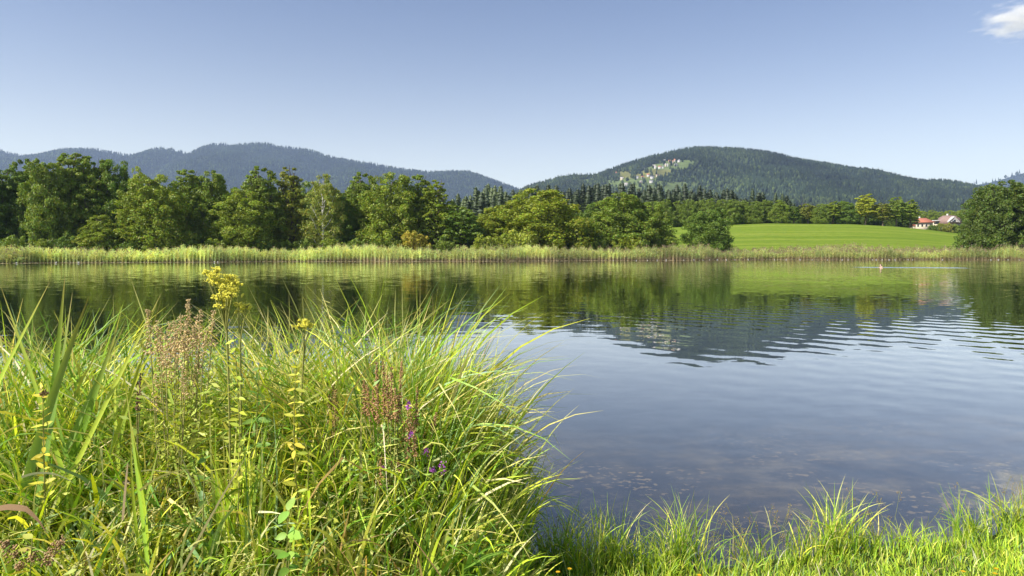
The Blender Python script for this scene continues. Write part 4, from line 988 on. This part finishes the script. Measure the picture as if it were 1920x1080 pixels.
tussock('sedge_tussock', 'blue-green sedge between the brown seed spikes and the pale sedge tussock', 'sedge', 520, 4.1, 380, (.9, 1.4), 0, 9, (0, .25), (.3, 1.5), (.010, .020), [2, 3, 2, 1, 6, 1, 1, .2], 206, .2)
tussock('sedge_tussock', 'bright stiff green leaf bundle rising in front at the lower middle left', 'sedge', 455, 3.05, 110, (.55, .98), 1.9, .8, (0, .12), (.05, .6), (.012, .022), [3, 1, 5, 3, 1, .3, .1, 0], 207, .06, .03)
tussock('sedge_tussock', 'dark green upright blades left of the leafy purple-flowered plant', 'sedge', 650, 3.3, 120, (.6, 1.0), 1.6, .9, (0, .1), (.05, .7), (.010, .018), [3, 5, 1, 0, 4, .2, .1, 0], 208, .06, .03)

# broad iris-like leaves on the left: (base px, py, tip px, py, width m)
def broad_leaves(name, label, cat, rows, Y, seed, cols=None, curve=.12):
    r = np.random.default_rng(seed); x0 = (rows[0][0] - 960) / F * Y; root = thing(name, label, cat, (x0, Y, gz(x0, Y)))
    for i, (bx, by, tx, ty, w_) in enumerate(rows):
        Yi = Y + r.uniform(-.15, .15); a = np.array(P(bx, by, Yi)); b_ = np.array(P(tx, ty, Yi + r.uniform(-.15, .15))); d = b_ - a
        a = a - d * (a[2] - gz(a[0], a[1])) / max(d[2], .2) * .9
        a = np.array([a[0], a[1], gz(a[0], a[1]) - .02]) ; n = 12; t_ = np.linspace(0, 1, n)
        side = np.array([d[2], 0, -d[0]]); side /= np.linalg.norm(side) + 1e-6; bow = side * np.sin(t_ * np.pi)[:, None] * curve * r.uniform(-1, 1) * .4
        c_ = a + (b_ - a) * t_[:, None] + bow; wv = 1.45 * w_ * np.clip(np.minimum(.6 + t_, 1) * (1 - t_ ** 3.5) + .02, 0, 1) * .5
        sd_ = norm(side + np.array([0, r.uniform(-.5, .5), 0])); mb = MB()
        fold = np.array([0, 1, 0]) * wv[:, None] * .35
        v = np.stack([c_ - sd_ * wv[:, None], c_ + fold, c_ + sd_ * wv[:, None]], 1).reshape(-1, 3) - np.array([x0, Y, gz(x0, Y)])
        k = np.arange(n - 1) * 3; q = np.concatenate([np.stack([k, k + 1, k + 4, k + 3], -1), np.stack([k + 1, k + 2, k + 5, k + 4], -1)])
        c0 = np.array(cols[i % len(cols)] if cols else (.13, .23, .035)) * r.uniform(.85, 1.2)
        cc = c0 * (1 - t_[:, None] ** 6) + np.array([.35, .27, .08]) * t_[:, None] ** 6
        mb.add(v, q, None, np.repeat(cc, 3, 0)); link('leaf', mb.build('leaf', M_grass, True), root)
    return root
broad_leaves('iris', 'clump of broad upright sword leaves rising highest at the left', 'plant',
             [(92, 735, 122, 513, .030), (105, 745, 167, 555, .030), (96, 740, 136, 548, .022), (0, 708, 94, 527, .026), (142, 808, 222, 608, .028), (150, 800, 236, 604, .020), (110, 760, 60, 600, .018), (78, 760, 0, 533, .016)], 3.2, 31,
             [(.20, .36, .04), (.27, .42, .10), (.17, .31, .04), (.38, .52, .05)])
broad_leaves('iris', 'group of broad leaves crossing in a V right of the highest sword leaves', 'plant',
             [(261, 625, 303, 549, .018), (285, 640, 244, 519, .010), (250, 700, 303, 560, .014), (240, 800, 270, 640, .018), (236, 820, 215, 640, .014)], 3.35, 32, [(.42, .52, .05), (.32, .46, .05)])
broad_leaves('iris', 'two fresh yellow-green strap leaves standing in front at the lower left', 'plant',
             [(250, 900, 240, 770, .020), (262, 930, 235, 720, .014), (270, 960, 245, 800, .012), (285, 980, 300, 830, .012)], 2.95, 33, [(.42, .56, .05), (.32, .50, .05)])
broad_leaves('reed_stem', 'thick pale reed stems with a cut top in front of the brown seed spikes', 'plant',
             [(678, 900, 677, 762, .014), (664, 880, 662, 770, .010)], 3.25, 34, [(.30, .33, .09), (.2, .28, .05)], .02)

def stem_pts(a, b_, n=8, wob=.02, r=None):
    t_ = np.linspace(0, 1, n)[:, None]; a = np.array(a); b_ = np.array(b_)
    p_ = a + (b_ - a) * t_; p_[:, 0] += np.sin(t_[:, 0] * 3.1) * (r.uniform(-wob, wob) if r is not None else wob); return p_
OCT_V = np.array([(1, 0, 0), (-1, 0, 0), (0, 1, 0), (0, -1, 0), (0, 0, 1), (0, 0, -1.)]); OCT_T = np.array([(0, 2, 4), (2, 1, 4), (1, 3, 4), (3, 0, 4), (2, 0, 5), (1, 2, 5), (3, 1, 5), (0, 3, 5)])
def beads(mb, pos, s_, col):
    n = len(pos); v = pos[:, None, :] + OCT_V[None] * s_[:, None, None]
    mb.add(v.reshape(-1, 3), None, (OCT_T[None] + (np.arange(n) * 6)[:, None, None]).reshape(-1, 3), np.repeat(col, 6, 0))

def spike_plant(name, label, cat, Y, base_px, spikes, col, stemcol, seed, w0=.016, leaves=None, petals=None, dens=520, group=None):
    """Stems with bead-like seed heads: spikes = (top px, top py, bottom px, bottom py)"""
    r = np.random.default_rng(seed); X0 = (base_px - 960) / F * Y; z0 = gz(X0, Y); org = np.array([X0, Y, z0])
    root = thing(name, label, cat, (X0, Y, z0), 0, group)
    for tx, ty, bx, by in spikes:
        Yi = Y + r.uniform(-.12, .12); a = np.array(P(bx, by, Yi)); b_ = np.array(P(tx, ty, Yi)); L = np.linalg.norm(b_ - a)
        foot = np.array([X0 + (a[0] - X0) * .45, Yi, z0])
        mb = MB(); tube(mb, stem_pts(foot, a, 6, .01, r) - org, .0028, 4, stemcol); tube(mb, stem_pts(a, b_, 5, .004, r) - org, [.0024, .002, .0018, .0014, .001], 4, np.array(col) * .8)
        link('stem', mb.build('stem', M_stem), root)
        n = int(dens * L); t_ = r.random(n); th = r.uniform(0, 6.28, n); rr = w0 * (1 - t_ * .65) * np.sqrt(r.random(n)) * (1 + .35 * np.sin(t_ * L * 160))
        pos = a + (b_ - a) * t_[:, None] + np.stack([np.cos(th) * rr, np.sin(th) * rr, r.uniform(-.003, .003, n)], -1) - org
        mb = MB(); beads(mb, pos, r.uniform(.0028, .0058, n) * (1.15 - .4 * t_), np.array(col) * r.uniform(.6, 1.35, (n, 1)))
        link('seed_head', mb.build('seed_head', M_petal), root)
    if leaves:
        mb = MB(); fn = leaves(mb, r, org); link('foliage', mb.build('foliage', M_grass), root)
    if petals:
        for fx, fy, fr_ in petals:
            c_ = np.array(P(fx, fy, Y - .12)) - org; n = 22; mb = MB(); global rng; old = rng; rng = r
            pos = c_ + r.normal(size=(n, 3)) * np.array([fr_, fr_, fr_ * 1.3]) * .5
            leaf_quads(mb, pos, r.normal(size=(n, 3)), r.uniform(.010, .017, n), np.array([.42, .09, .50]) * r.uniform(.7, 1.4, (n, 1)), .5); rng = old
            link('purple_flower', mb.build('purple_flower', M_petal), root)
    return root
def small_leaves(n, pxr, pyr, Yr, size, colA, colB, asp=.32):
    def fn(mb, r, org):
        global rng; old = rng; rng = r
        px = r.normal(sum(pxr) / 2, (pxr[1] - pxr[0]) / 4.2, n); py = r.normal(sum(pyr) / 2, (pyr[1] - pyr[0]) / 3.8, n); Y = r.uniform(*Yr, n)
        pos = np.stack([(px - 960) / F * Y, Y, H + (HZ - py) / F * Y], -1); pos = pos[pos[:, 2] > .2]; m = len(pos)
        c = np.array(colA) * (1 - (u := r.random((m, 1)))) + np.array(colB) * u
        leaf_quads(mb, pos - org, r.normal(size=(m, 3)) * .6 + np.array([0, -.2, .9]), r.uniform(*size, m), c * r.uniform(.75, 1.25, (m, 1)), asp); rng = old
    return fn
spike_plant('dock', 'brown-seeded dock with many crowded spikes left of the yellow flower', 'plant', 3.35, 345,
            [(354, 560, 352, 650), (339, 588, 334, 660), (317, 604, 319, 668), (301, 612, 302, 680), (369, 594, 367, 655), (400, 582, 396, 650), (277, 580, 283, 665), (376, 580, 374, 640), (344, 630, 342, 700), (366, 694, 364, 745), (343, 704, 347, 748),
             (292, 690, 293, 770), (326, 600, 328, 672), (362, 610, 360, 672), (310, 628, 312, 690), (387, 620, 380, 670), (331, 620, 330, 690), (352, 640, 350, 716), (373, 640, 371, 700), (306, 650, 308, 716), (318, 660, 322, 720), (295, 600, 297, 660), (348, 600, 346, 660)],
            (.74, .58, .30), (.36, .34, .12), 41, .028, small_leaves(1000, (265, 445), (700, 930), (3.2, 3.5), (.025, .06), (.34, .46, .06), (.52, .54, .10)), None, 620)
spike_plant('loosestrife', 'loosestrife with rusty seed spikes and a few purple flowers in front of the sedge', 'plant', 3.25, 745,
            [(682, 712, 684, 776), (706, 680, 708, 794), (719, 678, 720, 778), (727, 704, 728, 790), (741, 728, 741, 786), (754, 674, 746, 795), (757, 790, 756, 842), (766, 750, 764, 858), (783, 726, 780, 798), (794, 800, 790, 875), (688, 722, 692, 780), (770, 772, 772, 850),
             (714, 858, 712, 910), (748, 862, 746, 890), (734, 860, 736, 890), (819, 775, 812, 800), (776, 790, 778, 856), (699, 730, 700, 790), (734, 690, 734, 770)],
            (.50, .30, .14), (.30, .28, .09), 42, .016, small_leaves(1500, (640, 860), (800, 1075), (3.1, 3.45), (.025, .06), (.22, .36, .08), (.36, .50, .12)),
            [(766, 760, .016), (771, 814, .012), (797, 848, .018), (827, 874, .024), (812, 880, .012), (720, 877, .010)], 560)
spike_plant('dock', 'single golden-brown seed stalk between the yellow leaves and the rusty spikes', 'plant', 3.3, 622, [(625, 722, 622, 800), (630, 730, 628, 790), (618, 740, 618, 800), (632, 750, 626, 830)], (.42, .29, .10), (.3, .25, .08), 43, .020)
spike_plant('dock', 'thin dark reddish seed stalk rising left beside the dock spikes', 'plant', 3.45, 262, [(263, 700, 262, 760), (258, 715, 257, 770)], (.25, .15, .10), (.2, .18, .08), 44, .008)

# yellow umbels
def umbel_plant(label, Y, base, tops, col, seed, stemcol=(.30, .30, .08)):
    r = np.random.default_rng(seed); X0 = (base[0] - 960) / F * Y; z0 = gz(X0, Y); org = np.array([X0, Y, z0]); root = thing('yellow_flower', label, 'flower', (X0, Y, z0))
    mb = MB(); hub = np.array(P(*base, Y)) - org; tube(mb, stem_pts((0, 0, 0), hub, 8, .02, r), .005, 5, stemcol)
    for cx, cy, cr in tops:
        c_ = np.array(P(cx, cy, Y + r.uniform(-.05, .05))) - org; R0 = cr / F * Y
        mid = hub + (c_ - hub) * .55 + np.array([0, 0, -.01]); tube(mb, [hub - np.array([0, 0, .05]), mid, c_ - np.array([0, 0, R0 * .4])], [.0035, .0025, .0015], 4, stemcol)
        fb = MB(); n = int(150 * (cr / 12) ** 1.6)
        for k in range(int(9 + cr * 1.0)):
            e = c_ + np.array([r.normal(0, .7) * R0, r.normal(0, .6) * R0, r.uniform(-.55, .6) * R0]); tube(fb, [c_ - np.array([0, 0, R0 * .5]), e], .0012, 3, stemcol)
            m = n // 11 + 6; beads(fb, e + r.normal(size=(m, 3)) * np.array([.17, .17, .12]) * R0, r.uniform(.0018, .0036, m), np.array(col) * r.uniform(.75, 1.25, (m, 1)))
        link('flower_head', fb.build('flower_head', M_petal), root)
    link('stem', mb.build('stem', M_stem), root); return root
YEL = (.95, .90, .15)
umbel_plant('tall yellow flower with frothy heads rising highest over the water at the left', 3.1, (424, 600), [(407, 508, 11), (398, 521, 12), (384, 512, 4), (412, 528, 9), (430, 523, 11), (438, 534, 9), (424, 541, 13), (436, 551, 11), (420, 556, 11), (408, 559, 8), (424, 568, 9), (414, 573, 7), (441, 528, 6)], YEL, 51)
umbel_plant('small yellow flower sprig just right of the tall frothy one', 3.12, (450, 625), [(447, 572, 8), (456, 576, 8), (464, 573, 7), (445, 583, 5)], YEL, 52)
umbel_plant('pale yellow flower head low at the left edge of the pale sedge', 3.5, (570, 650), [(572, 606, 11), (566, 612, 8), (580, 610, 8), (558, 660, 6)], YEL, 53)

def big_leaf(mb, base, tip, w_, col, nrm=(0, -.5, 1), cup=.12):
    base = np.array(base); tip = np.array(tip); d = tip - base; L = np.linalg.norm(d); d = d / L
    s_ = np.cross(d, np.array(nrm, float)); s_ /= np.linalg.norm(s_); up = np.cross(s_, d); t_ = np.linspace(0, 1, 8)
    hw = w_ * .5 * np.sin(np.pi * t_ ** .8) ** .8; c_ = base + d * (t_ * L)[:, None] - up * (np.sin(t_ * np.pi * .5) ** 2 * L * .12 * -1)[:, None] * -1
    v = np.stack([c_ - s_ * hw[:, None] + up * hw[:, None] * cup * 2, c_, c_ + s_ * hw[:, None] + up * hw[:, None] * cup * 2], 1).reshape(-1, 3)
    k = np.arange(7) * 3; q = np.concatenate([np.stack([k, k + 1, k + 4, k + 3], -1), np.stack([k + 1, k + 2, k + 5, k + 4], -1)])
    mb.add(v, q, None, np.array(col))
def leafy_plant(name, label, Y, base, top, n, size, col, seed, opp=True, seeds=None, wr=.5):
    r = np.random.default_rng(seed); a = np.array(P(*base, Y)); b_ = np.array(P(*top, Y)); a[2] = max(gz(a[0], a[1]), a[2] - .3); org = a.copy()
    root = thing(name, label, 'plant', tuple(a)); mb = MB(); p_ = stem_pts(a, b_, 8, .02, r) - org; tube(mb, p_, np.linspace(.004, .0018, 8), 5, (.3, .30, .08)); link('stem', mb.build('stem', M_stem), root)
    mb = MB()
    for i in range(n):
        t_ = .15 + .85 * i / max(1, n - 1); c_ = np.array([np.interp(t_, np.linspace(0, 1, 8), p_[:, k]) for k in range(3)]); az = (i % 2) * 1.57 + r.uniform(-.4, .4)
        for s_ in ((1, -1) if opp else ((1,) if i % 2 else (-1,))):
            L = size * r.uniform(.6, 1.25) * (1.1 - .35 * t_); az += r.uniform(-.5, .5); d = np.array([math.cos(az) * s_, math.sin(az) * s_ * .6 - .35, r.uniform(-.35, .75)]); d /= np.linalg.norm(d)
            big_leaf(mb, c_, c_ + d * L, L * wr, np.array(col) * r.uniform(.7, 1.3) * np.array([r.uniform(.85, 1.15), 1, 1]), (r.normal(0, .5), -.5 + r.normal(0, .4), 1))
    link('foliage', mb.build('foliage', M_grass, True), root)
    if seeds:
        for (sx, sy, sr) in seeds:
            m = 40; fb = MB(); c_ = np.array(P(sx, sy, Y)) - org; beads(fb, c_ + r.normal(size=(m, 3)) * sr * .4, r.uniform(.003, .006, m), np.array([.45, .30, .14]) * r.uniform(.7, 1.3, (m, 1))); link('seed_cluster', fb.build('seed_cluster', M_petal), root)
    return root
leafy_plant('leafy_plant', 'fresh plant with pairs of round bright green leaves at the bottom middle', 2.6, (538, 1070), (540, 958), 6, .075, (.30, .52, .08), 61, True, None, .62)
leafy_plant('leafy_plant', 'small bright green leafy plant at the bottom edge below the round-leaved one', 2.6, (520, 1090), (545, 1010), 8, .06, (.26, .46, .06), 62, True, None, .6)
leafy_plant('leafy_plant', 'yellow-leaved sprig in the middle of the grass below the pale sedge', 2.95, (572, 960), (578, 850), 13, .060, (.60, .62, .08), 63, True, None, .34)
leafy_plant('leafy_plant', 'yellowing leafy stem beside the tall yellow flower', 3.0, (445, 860), (438, 625), 24, .052, (.46, .56, .07), 64, True, None, .40)
leafy_plant('leafy_plant', 'yellowish leafy stem under the pale yellow flower head', 3.0, (562, 850), (556, 690), 20, .055, (.62, .60, .08), 65, True, None, .36)
leafy_plant('leafy_plant', 'dull olive-leaved plant with brown seed clusters in the bottom left corner', 2.45, (20, 1120), (60, 1010), 12, .075, (.42, .44, .09), 66, False, [(25, 1035, .03), (62, 1045, .03), (38, 1062, .03), (10, 1020, .02), (100, 1030, .03)], .42)
leafy_plant('leafy_plant', 'olive shoot with pale leaves reaching right from the bottom left corner', 2.45, (80, 1120), (150, 1050), 12, .07, (.46, .50, .10), 67, False, [(112, 1018, .02), (88, 1052, .025)], .42)
leafy_plant('leafy_plant', 'leafy yellow stem standing left of the sword leaves', 3.0, (85, 840), (80, 730), 16, .05, (.62, .58, .07), 68, True, [(82, 738, .02)], .36)
leafy_plant('leafy_plant', 'dark-leaved stem between the tall yellow flower and the blue-green sedge', 3.25, (470, 800), (486, 690), 9, .075, (.16, .30, .05), 69, True, None, .42)
leafy_plant('leafy_plant', 'mid green leafy stem low in the shade left of the stiff leaf bundle', 2.9, (380, 960), (385, 860), 6, .05, (.14, .26, .05), 70, True, None, .5)

# herb leaves all through the stand
r = np.random.default_rng(88); mb = MB(); old = rng; rng = r
n = 9000; Y = r.uniform(2.9, 4.3, n); px = r.normal(430, 190, n); X = (px - 960) / F * Y; hmax = top_z(X, Y) - .3
Z = terrain(X, Y) + r.random(n) * np.maximum(hmax - .25, .1) * np.interp(Y, [2.9, 3.8], [.5, 1.0]); ok = (px > -50) & (px < 860)
clu = vnoise(X * 10 + 50, (Z + Y) * 10 + 50, 1.6, 3) > -.05
ok &= clu
pos = np.stack([X, Y, Z], -1)[ok]; m = len(pos); u = r.random((m, 1)); c = np.array([.22, .36, .05]) * (1 - u) + np.array([.56, .56, .08]) * u
leaf_quads(mb, pos, r.normal(size=(m, 3)) * .6 + np.array([0, -.2, .8]), r.uniform(.018, .055, m), c * r.uniform(.7, 1.25, (m, 1)), .36); rng = old
tag(link('herb_leaves', mb.build('herb_leaves', M_grass)), 'small yellow-green herb leaves scattered all through the tall bank grass', 'undergrowth', kind='stuff')

# fallen branch
a, b_ = P(150, 912, 3.35), P(365, 925, 3.45); mb = MB()
tube(mb, [a, P(190, 906, 3.36), P(222, 905, 3.4), P(262, 915, 3.42), P(300, 918, 3.4), b_], [.010, .018, .022, .020, .015, .007], 8)
root = thing('fallen_branch', 'bare grey-brown branch lying across the grass at the lower left', 'branch', tuple(a)); o = link('wood', mb.build('wood', M_wood, True), root, (-a[0], -a[1], -a[2]))
mb = MB(); tube(mb, [P(262, 915, 3.42), P(285, 900, 3.4), P(318, 896, 3.38)], [.008, .006, .003], 6); link('twig', mb.build('twig', M_wood, True), root, (-a[0], -a[1], -a[2]))
# curled brown dead leaf at the left edge
r = np.random.default_rng(90); mb = MB(); old = rng; rng = r
a = P(-90, 975, 2.7); n_ = 14; t_ = np.linspace(0, 1, n_); ctr = np.array([P(x, y, 2.7) for x, y in zip(np.interp(t_, [0, .35, .6, .8, 1], [-90, 10, 48, 72, 88]), np.interp(t_, [0, .35, .6, .8, 1], [975, 950, 953, 975, 1000]))])
wv = .011 * np.sin(np.pi * np.clip(t_ * .92 + .06, 0, 1)); v = np.stack([ctr - np.array([0, .3, 1]) * wv[:, None], ctr + np.array([0, .3, 1]) * wv[:, None]], 1).reshape(-1, 3); k = np.arange(n_ - 1) * 2
mb.add(v, np.stack([k, k + 1, k + 3, k + 2], -1), None, (.36, .22, .12)); rng = old
tag(link('dead_leaf', mb.build('dead_leaf', M_grass, True)), 'long curled brown dead leaf arching in from the left edge near the bottom', 'leaf')
# single long straw blades that cross the stand: (x0,y0, x1,y1, x2,y2, width, colour, label)
STRAW = [(330, 1090, 400, 960, 462, 855, .009, (.46, .40, .20), 'pale straw blade slanting up right in the lower middle left'),
         (345, 1085, 350, 1000, 415, 905, .009, (.30, .36, .10), 'green-grey blade parallel below the pale slanting straw'),
         (262, 920, 310, 890, 362, 880, .008, (.42, .40, .12), 'yellowish blade bending right above the fallen branch'),
         (40, 895, 90, 887, 137, 905, .009, (.38, .40, .22), 'greyish-white arched blade near the left edge'),
         (230, 975, 236, 905, 240, 866, .009, (.48, .36, .22), 'withered pinkish blade hanging vertically left of the branch'),
         (830, 1085, 790, 1030, 765, 1000, .004, (.36, .22, .12), 'thin brown stalk arching at the bottom right of the leafy plant')]
for x0, y0, x1, y1, x2, y2, w_, col, lab in STRAW:
    Y = 2.8; n_ = 14; t_ = np.linspace(0, 1, n_)[:, None]; p0, p1, p2 = (np.array(P(a_, b2, Y)) for a_, b2 in ((x0, y0), (x1, y1), (x2, y2)))
    c1 = 2 * p1 - .5 * (p0 + p2); ctr = (1 - t_) ** 2 * p0 + 2 * t_ * (1 - t_) * c1 + t_ ** 2 * p2; tn = norm(np.gradient(ctr, axis=0)); s_ = norm(np.cross(tn, np.array([0, 1., .2]))); wv = w_ * .5 * (1 - t_ ** 3) + .0005
    mb = MB(); k = np.arange(n_ - 1) * 2; mb.add(np.stack([ctr - s_ * wv, ctr + s_ * wv], 1).reshape(-1, 3), np.stack([k, k + 1, k + 3, k + 2], -1), None, col)
    tag(link('dry_straw', mb.build('dry_straw', M_grass, True)), lab, 'straw')

# ------------------------------------------------------------------ lawn at the lower right
r = np.random.default_rng(120); mb = MB(); old = rng; rng = r
def lawn(n, L, wd, yb, wts, xr=(-.6, 5.2)):
    X = r.uniform(*xr, n); yn = shore_near(X); Y = yn - yb[0] - (yb[1] - yb[0]) * r.random(n) ** .8; Z = terrain(X, Y) - .01
    px = 960 + F * X / Y; ok = (px > 880) & (px < 2120) & (Y > 2.5); X, Y, Z = X[ok], Y[ok], Z[ok]; m = len(X)
    hh = r.uniform(*L, m) * (1 + .5 * vnoise(X * 4 + 40, Y * 4 + 40, 1.0, 9)) * (1 + .7 * np.clip(vnoise(X * 4 + 90, Y * 4, 2.3, 19), 0, 1))
    c = pal(r, m, wts) * np.array([1.0, 1.04, 1.05]) * (1 + .5 * vnoise(X * 4 + 10, Y * 4 + 10, 1.3, 12))[:, None]
    blades(mb, np.stack([X, Y, Z], -1), hh, r.uniform(0, 6.28, m), r.uniform(0, .5, m), r.uniform(.1, 1.5, m), r.uniform(*wd, m), c, c * 1.15, 4, kink=.05)
LG = [5, 2, 6, 4, 1, .8, .5, .3]
lawn(34000, (.03, .085), (.0030, .0062), (.04, 1.5), LG)
lawn(5000, (.05, .13), (.004, .008), (.0, .8), LG)
lawn(1500, (.07, .20), (.004, .008), (-.06, .25), LG)
rng = old
tag(link('lawn', mb.build('lawn', M_grass, True)), 'short bright green grass along the near water edge at the lower right', 'grass', kind='stuff')
TUFTS = [(1050, 3.80, 150, (.25, .60), 'dense tuft of grass beside the foot of the tall sedge'), (1100, 3.78, 130, (.22, .55), 'upright tuft next to the dense one at the foot of the sedge'), (1150, 3.85, 120, (.22, .58), 'tuft of tall straight blades at the water left of the taller fan'),
         (1195, 3.85, 70, (.18, .40), 'thin low tuft between the straight blades and the tall fan'), (1275, 3.92, 150, (.28, .62), 'tall fan-shaped tuft at the water, bottom centre right'), (1240, 3.8, 90, (.15, .40), 'low leaning tuft at the left foot of the tall fan'),
         (1400, 3.9, 40, (.15, .45), 'sparse few-bladed tuft alone in front of the shallows'), (1500, 3.95, 90, (.15, .42), 'broad low tuft left of the widest spreading one'), (1565, 4.0, 180, (.22, .62), 'widest spreading tuft standing over the shallow water'),
         (1620, 4.05, 80, (.15, .38), 'low tuft just right of the widest spreading one'), (1700, 4.1, 80, (.12, .30), 'short soft tuft in the middle of the lawn edge'), (1820, 4.25, 150, (.20, .48), 'spreading tuft with arching tips near the right end of the bank'),
         (1905, 4.35, 150, (.18, .50), 'dark-footed tuft at the right edge of the picture')]
for i, (px, Y, n, L, lab) in enumerate(TUFTS):
    L = (L[0] * .7, L[1] * .82)
    tussock('grass_tuft', lab, 'grass tuft', px, Y, n, L, 0, 9, (.02, .35), (.1, 1.6), (.0045, .0085), [6, 3, 5, 2, 1, .5, .3, .2], 300 + i, .06, .08)
# seeding sedge stalks on the edge
for i, (px, Y, n) in enumerate([(1345, 3.85, 10), (1440, 3.88, 12), (1660, 4.05, 10), (1890, 4.35, 12), (1015, 3.8, 8)]):
    r = np.random.default_rng(400 + i); X = (px - 960) / F * Y; z0 = max(gz(X, Y), -.05); root = thing('sedge_stalks', ['thin brown-beaded stalks right of the tall fan tuft', 'brown-beaded stalks in front of the middle shallows', 'beaded stalks right of the widest spreading tuft', 'beaded stalks rising from the tuft at the right edge', 'beaded stalks near the foot of the tall sedge'][i], 'plant', (X, Y, z0))
    for k in range(n):
        sb, bb = MB(), MB(); a_ = np.array([r.normal(0, .07), r.normal(0, .05), -.01]); e = a_ + np.array([r.normal(0, .10), r.normal(0, .06), r.uniform(.18, .36)]); tube(sb, stem_pts(a_, e, 5, .02, r), .0011, 3, (.28, .30, .08))
        m = 14; beads(bb, e + np.stack([r.normal(0, .010, m), r.normal(0, .010, m), -r.random(m) * .07], -1), r.uniform(.002, .004, m), np.array([.34, .25, .10]) * r.uniform(.7, 1.3, (m, 1)))
        link('stem', sb.build('stem', M_stem), root); link('seed_head', bb.build('seed_head', M_petal), root)
# little yellow lawn flowers
for px, py, lab in ((1806, 1072, 'yellow lawn flower nearest the bottom edge, left of the pair at the right'), (1868, 1067, 'upper flower of the yellow pair at the bottom right'), (1866, 1076, 'lower flower of the yellow pair at the bottom right'),
                    (1046, 1073, 'small yellow flower at the bottom left of the lawn'), (1068, 1067, 'small yellow flower just right of another at the left of the lawn'), (1311, 1079, 'half cut yellow flower at the bottom edge of the middle lawn')):
    Y = 3.05; c_ = P(px, py, Y); g_ = gz(c_.x, Y); root = thing('lawn_flower', lab, 'flower', (c_.x, Y, g_)); hgt = c_.z - g_
    mb = MB(); tube(mb, [(0, 0, 0), (.004, 0, hgt * .5), (0, 0, hgt)], .0012, 4, (.2, .28, .05)); link('stem', mb.build('stem', M_stem), root)
    mb = MB()
    for k in range(14):
        a_ = k * 6.283 / 14; ca, sa = math.cos(a_), math.sin(a_); s_ = .012 if k % 2 else .010
        mb.add([(0, 0, hgt), (ca * s_ * .6 - sa * .003, sa * s_ * .6 + ca * .003, hgt + .003), (ca * s_, sa * s_, hgt + .002), (ca * s_ * .6 + sa * .003, sa * s_ * .6 - ca * .003, hgt + .003)], [(0, 1, 2, 3)], None, (.80, .52, .02))
    link('petals', mb.build('petals', M_petal), root)
